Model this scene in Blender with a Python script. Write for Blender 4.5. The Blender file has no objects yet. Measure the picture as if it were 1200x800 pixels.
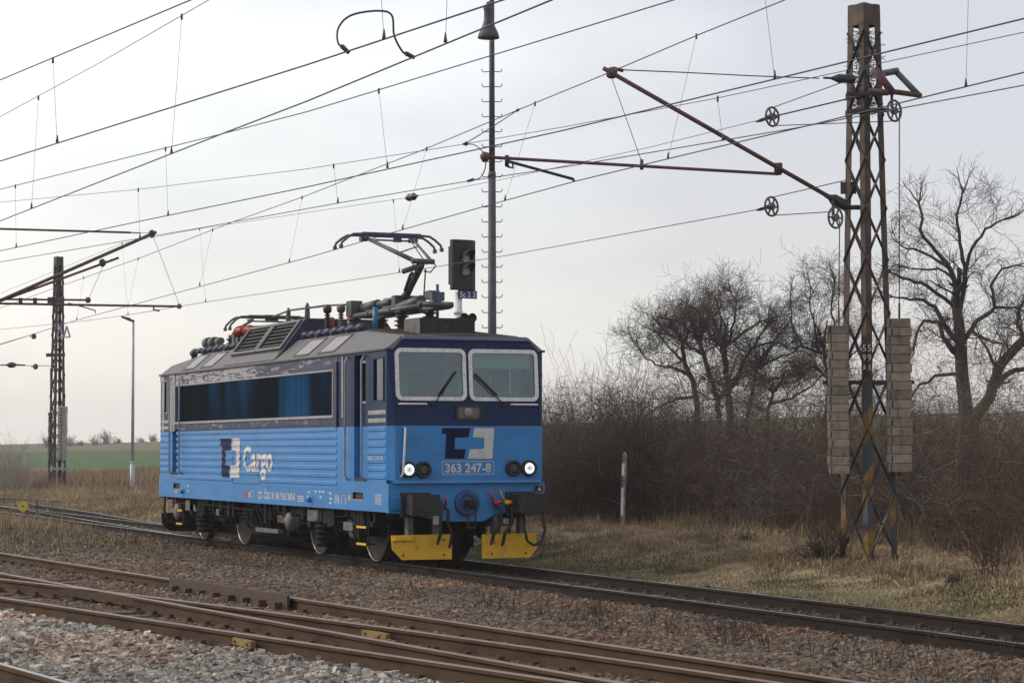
import bpy, bmesh, math, random
import numpy as np
from mathutils import Vector, Matrix
C = bpy.context.scene.collection
SC = bpy.context.scene
rng = np.random.default_rng(7)
random.seed(7)

# ------------------------------------------------------------------ camera, sky, sun, exposure
CAM = (39.2523, -15.0756, 2.0243); YAW = -1.1631; PITCH = 0.0471; ROLL = -0.0015; FPX = 2673.13
cd = bpy.data.cameras.new('camera'); cam = bpy.data.objects.new('camera', cd); C.objects.link(cam)
_fw = np.array([math.sin(YAW)*math.cos(PITCH), math.cos(YAW)*math.cos(PITCH), math.sin(PITCH)])
_rt = np.array([math.cos(YAW), -math.sin(YAW), 0.0]); _up = np.cross(_rt, _fw)
_r2 = _rt*math.cos(ROLL)+_up*math.sin(ROLL); _u2 = -_rt*math.sin(ROLL)+_up*math.cos(ROLL)
_c = np.array(CAM)
cam.matrix_world = Matrix(((_r2[0], _u2[0], -_fw[0], CAM[0]), (_r2[1], _u2[1], -_fw[1], CAM[1]), (_r2[2], _u2[2], -_fw[2], CAM[2]), (0, 0, 0, 1)))
cd.sensor_width = 36; cd.lens = 36*FPX/1200; cd.clip_start = 0.5; cd.clip_end = 4000
SC.camera = cam
SC.render.resolution_x = 1024; SC.render.resolution_y = 682

SUN = Vector((-0.48, -0.66, 0.58)).normalized()
w = bpy.data.worlds.new('World'); SC.world = w; w.use_nodes = True
N = w.node_tree.nodes; L = w.node_tree.links; N.clear()
def nd(nodes, t, **kw):
    n = nodes.new(t)
    for k, v in kw.items(): setattr(n, k, v)
    return n
tc = nd(N, 'ShaderNodeTexCoord')
sky = nd(N, 'ShaderNodeTexSky', sky_type='NISHITA', sun_disc=False)
sky.sun_elevation = math.asin(SUN.z); sky.sun_rotation = math.atan2(SUN.x, SUN.y); sky.dust_density = 3.0
b1 = nd(N, 'ShaderNodeBackground'); b1.inputs['Strength'].default_value = 0.05
L.new(sky.outputs[0], b1.inputs['Color'])
GLOW = Vector((-0.93, -0.02, 0.16)).normalized()      # the thin bright place in the overcast
dot = nd(N, 'ShaderNodeVectorMath', operation='DOT_PRODUCT'); dot.inputs[1].default_value = GLOW
L.new(tc.outputs['Generated'], dot.inputs[0])
nz = nd(N, 'ShaderNodeTexNoise'); nz.inputs['Scale'].default_value = 4.5; nz.inputs['Detail'].default_value = 6; nz.inputs['Roughness'].default_value = 0.5
mp = nd(N, 'ShaderNodeMapping'); mp.inputs['Scale'].default_value = (1.0, 1.0, 3.2)
L.new(tc.outputs['Generated'], mp.inputs['Vector']); L.new(mp.outputs[0], nz.inputs['Vector'])
na = nd(N, 'ShaderNodeMath', operation='MULTIPLY_ADD'); na.inputs[1].default_value = 0.26; na.inputs[2].default_value = -0.125
L.new(nz.outputs['Fac'], na.inputs[0])
ad = nd(N, 'ShaderNodeMath', operation='ADD'); L.new(dot.outputs['Value'], ad.inputs[0]); L.new(na.outputs[0], ad.inputs[1])
mr = nd(N, 'ShaderNodeMapRange'); mr.inputs['From Min'].default_value = 0.86; mr.inputs['From Max'].default_value = 1.0
L.new(ad.outputs[0], mr.inputs['Value'])
rp = nd(N, 'ShaderNodeValToRGB'); e = rp.color_ramp.elements
e[0].position = 0.0; e[0].color = (0.625, 0.615, 0.640, 1); e[1].position = 1.0; e[1].color = (1.0, 0.985, 0.95, 1)
k = e.new(0.42); k.color = (0.765, 0.765, 0.765, 1); k = e.new(0.72); k.color = (0.88, 0.872, 0.85, 1)
L.new(mr.outputs[0], rp.inputs['Fac'])
# warm paler band along the horizon
sx = nd(N, 'ShaderNodeSeparateXYZ'); L.new(tc.outputs['Generated'], sx.inputs[0])
hz = nd(N, 'ShaderNodeMapRange'); hz.inputs['From Min'].default_value = 0.12; hz.inputs['From Max'].default_value = 0.0
hz.inputs['To Min'].default_value = 0.0; hz.inputs['To Max'].default_value = 0.55
L.new(sx.outputs['Z'], hz.inputs['Value'])
mx = nd(N, 'ShaderNodeMix', data_type='RGBA'); mx.inputs['B'].default_value = (0.86, 0.81, 0.745, 1)
L.new(hz.outputs[0], mx.inputs['Factor']); L.new(rp.outputs[0], mx.inputs['A'])
b2 = nd(N, 'ShaderNodeBackground'); b2.inputs['Strength'].default_value = 0.93
L.new(mx.outputs['Result'], b2.inputs['Color'])
ash = nd(N, 'ShaderNodeAddShader'); L.new(b1.outputs[0], ash.inputs[0]); L.new(b2.outputs[0], ash.inputs[1])
wo = nd(N, 'ShaderNodeOutputWorld'); L.new(ash.outputs[0], wo.inputs['Surface'])
sl = bpy.data.lights.new('sun', 'SUN'); sl.energy = 1.5; sl.angle = math.radians(14); sl.color = (1.0, 0.95, 0.87)
so = bpy.data.objects.new('sun', sl); C.objects.link(so); so.rotation_euler = SUN.to_track_quat('Z', 'Y').to_euler(); so.location = (0, -30, 60)
SC.view_settings.view_transform = 'Standard'; SC.view_settings.look = 'None'; SC.view_settings.exposure = 0.0; SC.view_settings.gamma = 1.0
SC.view_settings.use_curve_mapping = False
SC.cycles.max_bounces = 6; SC.cycles.transparent_max_bounces = 12; SC.cycles.caustics_reflective = False; SC.cycles.caustics_refractive = False

# ------------------------------------------------------------------ helpers
def ray(x, y): return _fw+_r2*((x-600)/FPX)-_u2*((y-400)/FPX)
def at(x, y, X=None, Y=None, Z=None, D=None):
    d = ray(x, y)
    if X is not None: t = (X-_c[0])/d[0]
    elif Y is not None: t = (Y-_c[1])/d[1]
    elif Z is not None: t = (Z-_c[2])/d[2]
    else: t = D
    return _c+t*d
def proj(P):
    d = np.asarray(P, float)-_c; z = d@_fw
    return 600+FPX*(d@_r2)/z, 400-FPX*(d@_u2)/z, z

class MB:
    """collects shapes into one mesh"""
    def __init__(s): s.v = []; s.f = []; s.m = []; s.sm = []; s.cur = 0
    def add(s, vs, fs, smooth=False):
        o = len(s.v); s.v += [tuple(map(float, p)) for p in vs]
        for f in fs: s.f.append([o+i for i in f]); s.m.append(s.cur); s.sm.append(smooth)
        return s
    def hexa(s, p, smooth=False):
        return s.add(p, [(0, 3, 2, 1), (4, 5, 6, 7), (0, 1, 5, 4), (1, 2, 6, 5), (2, 3, 7, 6), (3, 0, 4, 7)])
    def box(s, x0, x1, y0, y1, z0, z1):
        return s.hexa([(x0, y0, z0), (x1, y0, z0), (x1, y1, z0), (x0, y1, z0), (x0, y0, z1), (x1, y0, z1), (x1, y1, z1), (x0, y1, z1)])
    def obox(s, c, ux, uy, uz):
        c = np.array(c, float); ux, uy, uz = np.array(ux, float), np.array(uy, float), np.array(uz, float)
        return s.hexa([c-ux-uy-uz, c+ux-uy-uz, c+ux+uy-uz, c-ux+uy-uz, c-ux-uy+uz, c+ux-uy+uz, c+ux+uy+uz, c-ux+uy+uz])
    def bar(s, a, b, wd, th, side=(0, 0, 1)):
        a, b = np.array(a, float), np.array(b, float); d = b-a; ln = np.linalg.norm(d); d /= ln
        q = np.cross(d, np.array(side, float)); 
        if np.linalg.norm(q) < 1e-6: q = np.cross(d, (1, 0, 0))
        q /= np.linalg.norm(q); r = np.cross(q, d)
        return s.obox((a+b)/2, d*ln/2, q*wd/2, r*th/2)
    def tube(s, path, r, n=8, smooth=True, cap=True):
        P = [np.array(p, float) for p in path]; R = r if hasattr(r, '__len__') else [r]*len(P)
        o = len(s.v); ref = None
        for i, p in enumerate(P):
            d = P[min(i+1, len(P)-1)]-P[max(i-1, 0)]; d /= max(np.linalg.norm(d), 1e-9)
            if ref is None:
                ref = np.cross(d, (0, 0, 1) if abs(d[2]) < 0.9 else (1, 0, 0))
            a = ref-d*(ref@d); a /= np.linalg.norm(a); ref = a; b = np.cross(d, a)
            for k in range(n):
                t = 2*math.pi*k/n; s.v.append(tuple(p+R[i]*(math.cos(t)*a+math.sin(t)*b)))
        for i in range(len(P)-1):
            for k in range(n):
                s.f.append([o+i*n+k, o+i*n+(k+1) % n, o+(i+1)*n+(k+1) % n, o+(i+1)*n+k]); s.m.append(s.cur); s.sm.append(smooth)
        if cap:
            s.f.append([o+k for k in range(n)][::-1]); s.m.append(s.cur); s.sm.append(False)
            e_ = o+(len(P)-1)*n; s.f.append([e_+k for k in range(n)]); s.m.append(s.cur); s.sm.append(False)
        return s
    def lathe(s, c, axis, prof, n=24, smooth=True):
        """prof: list of (offset along axis, radius)"""
        ax = np.array(axis, float); ax /= np.linalg.norm(ax); c = np.array(c, float)
        q = np.cross(ax, (0, 0, 1) if abs(ax[2]) < 0.9 else (1, 0, 0)); q /= np.linalg.norm(q); r_ = np.cross(ax, q); o = len(s.v)
        for h, r in prof:
            for k in range(n):
                t = 2*math.pi*k/n; s.v.append(tuple(c+ax*h+max(r, 1e-4)*(math.cos(t)*q+math.sin(t)*r_)))
        K = len(prof)
        for i in range(K-1):
            for k in range(n):
                s.f.append([o+i*n+k, o+i*n+(k+1) % n, o+(i+1)*n+(k+1) % n, o+(i+1)*n+k]); s.m.append(s.cur); s.sm.append(smooth)
        s.f.append([o+k for k in range(n)][::-1]); s.m.append(s.cur); s.sm.append(False)
        s.f.append([o+(K-1)*n+k for k in range(n)]); s.m.append(s.cur); s.sm.append(False)
        return s
    def prism(s, poly, fn, t0, t1):
        """poly of (a,b), fn(a,b,t)->xyz, extruded from t0 to t1"""
        n = len(poly)
        vs = [fn(a, b, t0) for a, b in poly]+[fn(a, b, t1) for a, b in poly]
        fs = [list(range(n))[::-1], list(range(n, 2*n))]+[[i, (i+1) % n, n+(i+1) % n, n+i] for i in range(n)]
        return s.add(vs, fs)
    def holes(s, us, vs_, fn, holes, smooth=False):
        """grid face with rectangular holes; fn(u,v)->xyz"""
        U = sorted(set(us+[h[0] for h in holes]+[h[1] for h in holes])); V = sorted(set(vs_+[h[2] for h in holes]+[h[3] for h in holes]))
        idx = {}
        o = len(s.v)
        for i, u in enumerate(U):
            for j, v in enumerate(V): idx[i, j] = len(s.v); s.v.append(tuple(map(float, fn(u, v))))
        for i in range(len(U)-1):
            for j in range(len(V)-1):
                uc, vc = (U[i]+U[i+1])/2, (V[j]+V[j+1])/2
                if any(h[0] < uc < h[1] and h[2] < vc < h[3] for h in holes): continue
                s.f.append([idx[i, j], idx[i+1, j], idx[i+1, j+1], idx[i, j+1]]); s.m.append(s.cur); s.sm.append(smooth)
        return s
    def build(s, name, mats, parent=None, bevel=0, fix=True):
        me = bpy.data.meshes.new(name); me.from_pydata(s.v, [], s.f)
        mats = mats if isinstance(mats, (list, tuple)) else [mats]
        for m in mats: me.materials.append(m)
        me.polygons.foreach_set('material_index', s.m); me.polygons.foreach_set('use_smooth', s.sm)
        if fix:
            bm = bmesh.new(); bm.from_mesh(me); bmesh.ops.recalc_face_normals(bm, faces=bm.faces); bm.to_mesh(me); bm.free()
        me.update()
        return link(name, me, parent, bevel)

WL = {}
def link(name, me, parent=None, bevel=0):
    o = bpy.data.objects.new(name, me); C.objects.link(o)
    if parent is not None:
        o.parent = parent; o.matrix_parent_inverse = Matrix.Translation(-WL.get(parent, Vector((0, 0, 0))))
    if bevel:
        b = o.modifiers.new('bevel', 'BEVEL'); b.width = bevel; b.segments = 2; b.limit_method = 'ANGLE'; b.angle_limit = math.radians(40)
    return o
def thing(name, label, cat, loc=(0, 0, 0), group=None):
    o = bpy.data.objects.new(name, None); C.objects.link(o); o.location = loc; WL[o] = Vector(loc); o.empty_display_size = 0.3
    return tag(o, label, cat, group)
def tag(o, label, cat, group=None, kind=None):
    if label: o['label'] = label
    if cat: o['category'] = cat
    if group: o['group'] = group
    if kind: o['kind'] = kind
    return o
def struct(o, kind='structure'):
    o['kind'] = kind; return o
def segs_mesh(name, p0, p1, r0, r1, n, mats, parent=None, cols=None, smooth=True):
    """many open tapered tubes at once"""
    p0, p1 = np.asarray(p0, float), np.asarray(p1, float); r0, r1 = np.asarray(r0, float), np.asarray(r1, float)
    M = len(p0); d = p1-p0; d /= np.maximum(np.linalg.norm(d, axis=1), 1e-9)[:, None]
    h = np.where(np.abs(d[:, 2:3]) < 0.9, np.array([[0, 0, 1.0]]), np.array([[1.0, 0, 0]]))
    a = np.cross(d, h); a /= np.linalg.norm(a, axis=1)[:, None]; b = np.cross(d, a)
    t = 2*math.pi*np.arange(n)/n
    ring = np.cos(t)[None, :, None]*a[:, None, :]+np.sin(t)[None, :, None]*b[:, None, :]
    v = np.concatenate([p0[:, None]+ring*r0[:, None, None], p1[:, None]+ring*r1[:, None, None]], axis=1).reshape(-1, 3)
    k = np.arange(n); q = np.stack([k, (k+1) % n, n+(k+1) % n, n+k], 1)
    f = (np.arange(M)[:, None, None]*2*n+q[None]).reshape(-1, 4)
    c = None if cols is None else np.repeat(np.asarray(cols), 2*n, axis=0)
    return raw_mesh(name, v, f, mats, parent, c, smooth)
def raw_mesh(name, v, f, mats, parent=None, cols=None, smooth=False):
    me = bpy.data.meshes.new(name); nv, nf, k = len(v), len(f), f.shape[1]
    me.vertices.add(nv); me.vertices.foreach_set('co', np.ascontiguousarray(v, np.float32).ravel())
    me.loops.add(nf*k); me.loops.foreach_set('vertex_index', np.ascontiguousarray(f, np.int32).ravel())
    me.polygons.add(nf); me.polygons.foreach_set('loop_start', np.arange(nf, dtype=np.int32)*k)
    me.polygons.foreach_set('use_smooth', np.full(nf, smooth))
    mats = mats if isinstance(mats, (list, tuple)) else [mats]
    for m in mats: me.materials.append(m)
    if cols is not None:
        ca = me.color_attributes.new('tone', 'FLOAT_COLOR', 'POINT')
        ca.data.foreach_set('color', np.concatenate([cols, np.ones((nv, 1))], 1).astype(np.float32).ravel())
    me.update(calc_edges=True); me.validate()
    return link(name, me, parent)

# ------------------------------------------------------------------ materials
def mat(name, col, rough=0.6, metal=0.0, col2=None, scale=6.0, stretch=(1, 1, 1), lo=0.4, hi=0.65, detail=6, bump=0.0, bscale=40, col3=None, lo3=0.55, hi3=0.7, scale3=2.0, stretch3=(1, 1, 1), spec=0.5, rough2=None):
    m = bpy.data.materials.new(name); m.use_nodes = True; n = m.node_tree.nodes; l = m.node_tree.links
    b = n['Principled BSDF']; b.inputs['Roughness'].default_value = rough; b.inputs['Metallic'].default_value = metal
    b.inputs['Specular IOR Level'].default_value = spec
    out = None
    t = nd(n, 'ShaderNodeTexCoord')
    def layer(base, c2, sc, st, a, z):
        mpn = nd(n, 'ShaderNodeMapping'); mpn.inputs['Scale'].default_value = st; l.new(t.outputs['Object'], mpn.inputs['Vector'])
        x = nd(n, 'ShaderNodeTexNoise'); x.inputs['Scale'].default_value = sc; x.inputs['Detail'].default_value = detail; x.inputs['Roughness'].default_value = 0.62
        l.new(mpn.outputs[0], x.inputs['Vector'])
        r = nd(n, 'ShaderNodeMapRange'); r.inputs['From Min'].default_value = a; r.inputs['From Max'].default_value = z; r.interpolation_type = 'SMOOTHSTEP'
        l.new(x.outputs['Fac'], r.inputs['Value'])
        q = nd(n, 'ShaderNodeMix', data_type='RGBA'); l.new(r.outputs[0], q.inputs['Factor'])
        if isinstance(base, tuple): q.inputs['A'].default_value = (*base, 1)
        else: l.new(base, q.inputs['A'])
        q.inputs['B'].default_value = (*c2, 1)
        return q.outputs['Result'], r.outputs[0]
    cur = tuple(col)
    if col2 is not None:
        cur, fac = layer(cur, col2, scale, stretch, lo, hi)
        if rough2 is not None:
            rr = nd(n, 'ShaderNodeMapRange'); rr.inputs['To Min'].default_value = rough; rr.inputs['To Max'].default_value = rough2
            l.new(fac, rr.inputs['Value']); l.new(rr.outputs[0], b.inputs['Roughness'])
    if col3 is not None: cur, _ = layer(cur, col3, scale3, stretch3, lo3, hi3)
    if isinstance(cur, tuple): b.inputs['Base Color'].default_value = (*cur, 1)
    else: l.new(cur, b.inputs['Base Color'])
    if bump:
        x = nd(n, 'ShaderNodeTexNoise'); x.inputs['Scale'].default_value = bscale; x.inputs['Detail'].default_value = 4; l.new(t.outputs['Object'], x.inputs['Vector'])
        bp = nd(n, 'ShaderNodeBump'); bp.inputs['Strength'].default_value = bump; bp.inputs['Distance'].default_value = 0.02
        l.new(x.outputs['Fac'], bp.inputs['Height']); l.new(bp.outputs[0], b.inputs['Normal'])
    return m
def attr_mat(name, rough=0.9, mul=1.0, sub=None):
    m = bpy.data.materials.new(name); m.use_nodes = True; n = m.node_tree.nodes; l = m.node_tree.links
    a = nd(n, 'ShaderNodeAttribute', attribute_name='tone'); b = n['Principled BSDF']; b.inputs['Roughness'].default_value = rough
    b.inputs['Specular IOR Level'].default_value = 0.2
    l.new(a.outputs['Color'], b.inputs['Base Color'])
    return m
def vary(m, amt):
    """each object of this material a little lighter or darker than the next"""
    n = m.node_tree.nodes; l = m.node_tree.links; b = n['Principled BSDF']; lk = b.inputs['Base Color'].links[0]; src = lk.from_socket
    oi = nd(n, 'ShaderNodeObjectInfo'); r = nd(n, 'ShaderNodeMapRange'); r.inputs['To Min'].default_value = 1-amt; r.inputs['To Max'].default_value = 1+amt; l.new(oi.outputs['Random'], r.inputs['Value'])
    v = nd(n, 'ShaderNodeVectorMath', operation='SCALE'); l.new(src, v.inputs[0]); l.new(r.outputs[0], v.inputs['Scale']); l.new(v.outputs[0], b.inputs['Base Color'])
def emis(name, col, st):
    m = bpy.data.materials.new(name); m.use_nodes = True; b = m.node_tree.nodes['Principled BSDF']
    b.inputs['Base Color'].default_value = (*col, 1); b.inputs['Emission Color'].default_value = (*col, 1); b.inputs['Emission Strength'].default_value = st
    return m
def glass(name, tint, refl=0.1):
    m = bpy.data.materials.new(name); m.use_nodes = True; n = m.node_tree.nodes; l = m.node_tree.links; n.clear()
    tr = nd(n, 'ShaderNodeBsdfTransparent'); tr.inputs[0].default_value = (*tint, 1)
    g = nd(n, 'ShaderNodeBsdfGlossy'); g.inputs['Roughness'].default_value = 0.04; g.inputs['Color'].default_value = (0.9, 0.95, 1, 1)
    fr = nd(n, 'ShaderNodeFresnel'); fr.inputs['IOR'].default_value = 1.5
    mr_ = nd(n, 'ShaderNodeMath', operation='ADD'); mr_.inputs[1].default_value = refl; l.new(fr.outputs[0], mr_.inputs[0])
    ms = nd(n, 'ShaderNodeMixShader'); l.new(mr_.outputs[0], ms.inputs[0]); l.new(tr.outputs[0], ms.inputs[1]); l.new(g.outputs[0], ms.inputs[2])
    o = nd(n, 'ShaderNodeOutputMaterial'); l.new(ms.outputs[0], o.inputs[0])
    return m
BLUE = mat('light_blue_paint', (0.025, 0.228, 0.57), 0.36, 0, (0.022, 0.185, 0.47), 1.2, (1, 1, 3.0), 0.40, 0.70, bump=0.05, bscale=9, col3=(0.085, 0.14, 0.235), lo3=0.50, hi3=0.95, scale3=3, stretch3=(5, 5, 0.4))
NAVY = mat('navy_paint', (0.009, 0.026, 0.088), 0.36, 0, (0.013, 0.031, 0.085), 1.5, (1, 1, 2), 0.4, 0.7, bump=0.04, bscale=9, spec=0.15, col3=(0.05, 0.05, 0.07), lo3=0.62, hi3=0.95, scale3=7, stretch3=(3, 3, 0.4))
NAVYD = mat('dark_navy_paint', (0.012, 0.018, 0.062), 0.5, 0, (0.03, 0.035, 0.06), 5)
FLAKE2 = mat('flaking_navy_paint', (0.028, 0.035, 0.09), 0.5, 0, (0.30, 0.30, 0.31), 4.5, (0.5, 0.5, 4.5), 0.565, 0.60, detail=8, col3=(0.016, 0.022, 0.06), lo3=0.45, hi3=0.6, scale3=3)
FLAKE = mat('flaking_silver_paint', (0.36, 0.35, 0.36), 0.5, 0, (0.028, 0.035, 0.09), 4.5, (0.5, 0.5, 4.5), 0.50, 0.545, detail=8, col3=(0.55, 0.54, 0.53), lo3=0.52, hi3=0.62, scale3=6, stretch3=(1, 1, 5))
SILV = mat('worn_silver_paint', (0.36, 0.36, 0.37), 0.45, 0, (0.20, 0.20, 0.22), 6, (1, 1, 0.5), 0.4, 0.7)
ROOF = mat('grey_roof_paint', (0.125, 0.121, 0.122), 0.55, 0, (0.080, 0.076, 0.074), 2.2, (2.2, 1, 0.6), 0.35, 0.75, bump=0.05, col3=(0.085, 0.078, 0.072), lo3=0.52, hi3=0.85, scale3=5, stretch3=(3, 1, 0.4))
ROOFT = mat('dirty_roof_top', (0.17, 0.145, 0.125), 0.75, 0, (0.09, 0.075, 0.065), 5, (1, 5, 1), 0.4, 0.7, bump=0.1)
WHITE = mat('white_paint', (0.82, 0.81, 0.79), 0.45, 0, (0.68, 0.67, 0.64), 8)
HATCH = mat('pale_hatch', (0.33, 0.315, 0.295), 0.5, 0, (0.26, 0.25, 0.235), 7)
BLACK = mat('black_rubber', (0.012, 0.012, 0.013), 0.6, 0, (0.028, 0.026, 0.024), 9)
UNDER = mat('undergear_grime', (0.009, 0.0085, 0.008), 0.8, 0, (0.018, 0.015, 0.013), 7, bump=0.2, spec=0.2)
GREYM = mat('grey_machinery', (0.14, 0.14, 0.14), 0.6, 0, (0.07, 0.065, 0.06), 8)
PANTO = mat('pantograph_grey', (0.085, 0.10, 0.10), 0.5, 0.1, (0.055, 0.062, 0.065), 6)
STEEL = mat('bright_steel', (0.52, 0.50, 0.48), 0.28, 0.9, (0.35, 0.33, 0.31), 12, (1, 6, 6))
TREAD = mat('wheel_tread', (0.030, 0.027, 0.024), 0.5, 0.3, (0.05, 0.045, 0.04), 9)
YELL = mat('yellow_paint', (0.80, 0.46, 0.012), 0.45, 0, (0.66, 0.37, 0.015), 6, (1, 1, 1), 0.45, 0.75, col3=(0.10, 0.07, 0.04), lo3=0.54, hi3=0.80, scale3=7)
REDI = mat('red_insulator', (0.33, 0.035, 0.02), 0.4, 0, (0.18, 0.025, 0.018), 8)
BROWNI = mat('brown_insulator', (0.045, 0.018, 0.014), 0.3)
REDP = mat('red_paint', (0.55, 0.02, 0.02), 0.4)
CAB = mat('cab_lining', (0.46, 0.64, 0.55), 0.7, 0, (0.38, 0.55, 0.47), 3)
CABD = mat('cab_desk', (0.05, 0.06, 0.06), 0.6)
LOGOD = mat('logo_dark_blue', (0.008, 0.011, 0.050), 0.5, spec=0.08)
LOGOW = mat('logo_pale_grey', (0.62, 0.62, 0.60), 0.45, 0, (0.52, 0.52, 0.51), 5)
FRAMEB = mat('window_rubber', (0.015, 0.016, 0.018), 0.5)
LITLAMP = emis('lit_led', (0.93, 0.95, 1.0), 1.1)
LENS = mat('lamp_lens', (0.25, 0.25, 0.25), 0.15)
GLASSC = glass('cab_glass', (0.80, 0.90, 0.86), 0.04)
GLASSS = glass('side_glass', (0.5, 0.55, 0.5), 0.04)
RUST = mat('rusty_steel', (0.125, 0.062, 0.040), 0.75, 0, (0.055, 0.040, 0.040), 3.5, (1, 1, 0.35), 0.38, 0.62, bump=0.1, col3=(0.20, 0.105, 0.045), lo3=0.55, hi3=0.75, scale3=5)
BOOM = mat('rusty_boom', (0.15, 0.055, 0.050), 0.6, 0, (0.07, 0.045, 0.06), 5, (1, 1, 1), 0.4, 0.65)
DARKST = mat('dark_steel', (0.035, 0.032, 0.042), 0.6, 0, (0.065, 0.045, 0.035), 6)
WIREM = mat('wire_copper', (0.055, 0.052, 0.085), 0.6)
WIREP = mat('wire_pale', (0.10, 0.10, 0.11), 0.6)
INSUL = mat('insulator_dark', (0.035, 0.033, 0.042), 0.3)
CONC = mat('weight_concrete', (0.27, 0.225, 0.175), 0.9, 0, (0.185, 0.155, 0.12), 9, (1, 1, 1), 0.35, 0.7, bump=0.3, bscale=60, col3=(0.10, 0.078, 0.06), lo3=0.52, hi3=0.75, scale3=4, stretch3=(2, 2, .5))
vary(CONC, .22)
CONCP = mat('pale_concrete', (0.38, 0.37, 0.35), 0.9, 0, (0.28, 0.27, 0.25), 6, bump=0.2)
GALV = mat('galvanised', (0.40, 0.42, 0.45), 0.5, 0.2, (0.32, 0.34, 0.37), 4)
MASTG = mat('mast_dark_purple', (0.055, 0.042, 0.050), 0.7, 0, (0.08, 0.055, 0.045), 4)
LAMPP = mat('lamp_mast_grey', (0.075, 0.078, 0.085), 0.6, 0, (0.05, 0.052, 0.058), 3)
WOOD = mat('grey_timber', (0.115, 0.09, 0.07), 0.9, 0, (0.055, 0.043, 0.035), 14, (0.15, 1, 1), 0.4, 0.65, bump=0.35, bscale=30)
RAILB = mat('rail_brown', (0.092, 0.055, 0.031), 0.85, 0, (0.055, 0.034, 0.021), 6, (0.3, 1, 1), 0.4, 0.65, spec=0.2, bump=0.1)
RAILA = mat('rail_dark', (0.026, 0.018, 0.012), 0.85, 0, (0.015, 0.011, 0.009), 6, (0.3, 1, 1), 0.4, 0.65, spec=0.2)
HEADB = mat('rail_head_rusty', (0.20, 0.135, 0.105), 0.45, 0.3, (0.145, 0.092, 0.066), 5, (0.1, 1, 1), 0.4, 0.7)
HEADA = mat('rail_head_polished', (0.40, 0.37, 0.35), 0.32, 0.8, (0.26, 0.235, 0.22), 5, (0.1, 1, 1), 0.4, 0.7)
RUSTP = mat('rusty_plate', (0.075, 0.040, 0.030), 0.7, 0, (0.045, 0.028, 0.024), 5, bump=0.1)
OCHRE = mat('ochre_plate', (0.28, 0.17, 0.06), 0.8, 0, (0.18, 0.11, 0.05), 8)
SIGNB = mat('sign_blue', (0.02, 0.05, 0.20), 0.5)
DISC = mat('disc_yellow', (0.62, 0.50, 0.04), 0.5, 0, (0.48, 0.38, 0.05), 6)

# ------------------------------------------------------------------ ground
def sstep(a, b, x):
    t = np.clip((x-a)/(b-a), 0, 1); return t*t*(3-2*t)
def vnoise(x, y, s=1.0, seed=0):
    x = np.asarray(x, float)*s; y = np.asarray(y, float)*s
    xi, yi = np.floor(x), np.floor(y); fx, fy = x-xi, y-yi; fx = fx*fx*(3-2*fx); fy = fy*fy*(3-2*fy)
    def h(a, b):
        q = np.sin(a*127.1+b*311.7+seed*74.7)*43758.5453; return q-np.floor(q)
    return (h(xi, yi)*(1-fx)+h(xi+1, yi)*fx)*(1-fy)+(h(xi, yi+1)*(1-fx)+h(xi+1, yi+1)*fx)*fy
def gz(X, Y):
    X = np.asarray(X, float); Y = np.asarray(Y, float)
    z = -0.175+0.295*sstep(-2.0, -5.6, Y)*(Y < 0)+0.36*sstep(1.7, 5.2, Y)
    A = 4.3-1.25*sstep(-150, -330, X)
    z = z+A*sstep(9, 82, Y)
    gr = sstep(2.0, 4.0, Y)
    z = z+gr*(0.16*(vnoise(X, Y, 0.35, 1)-0.5)+0.09*(vnoise(X, Y, 1.3, 2)-0.5))
    z = z+(1-gr)*(0.045*(vnoise(X, Y, 0.9, 3)-0.5)+0.03*(vnoise(X, Y, 2.7, 5)-0.5))
    z = z+1.5*(vnoise(X, Y, 0.012, 9)-0.5)*sstep(60, 200, Y)
    return z
def axis(pts):
    a = []
    for (p, q, st) in pts: a += list(np.arange(p, q, st))
    return np.array(a+[pts[-1][1]])
gx = axis([(-2500, -600, 190), (-600, -120, 12), (-120, -30, 1.2), (-30, 32, 0.3), (32, 120, 4), (120, 1200, 120)])
gy = axis([(-1200, -40, 80), (-40, -16, 2), (-16, 16, 0.3), (16, 100, 2.0), (100, 400, 15), (400, 2500, 150)])
GX, GY = np.meshgrid(gx, gy, indexing='ij')
GV = np.stack([GX, GY, gz(GX, GY)], -1).reshape(-1, 3)
ni, nj = len(gx), len(gy); ii, jj = np.meshgrid(np.arange(ni-1), np.arange(nj-1), indexing='ij')
GF = np.stack([ii*nj+jj, (ii+1)*nj+jj, (ii+1)*nj+jj+1, ii*nj+jj+1], -1).reshape(-1, 4)
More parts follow.
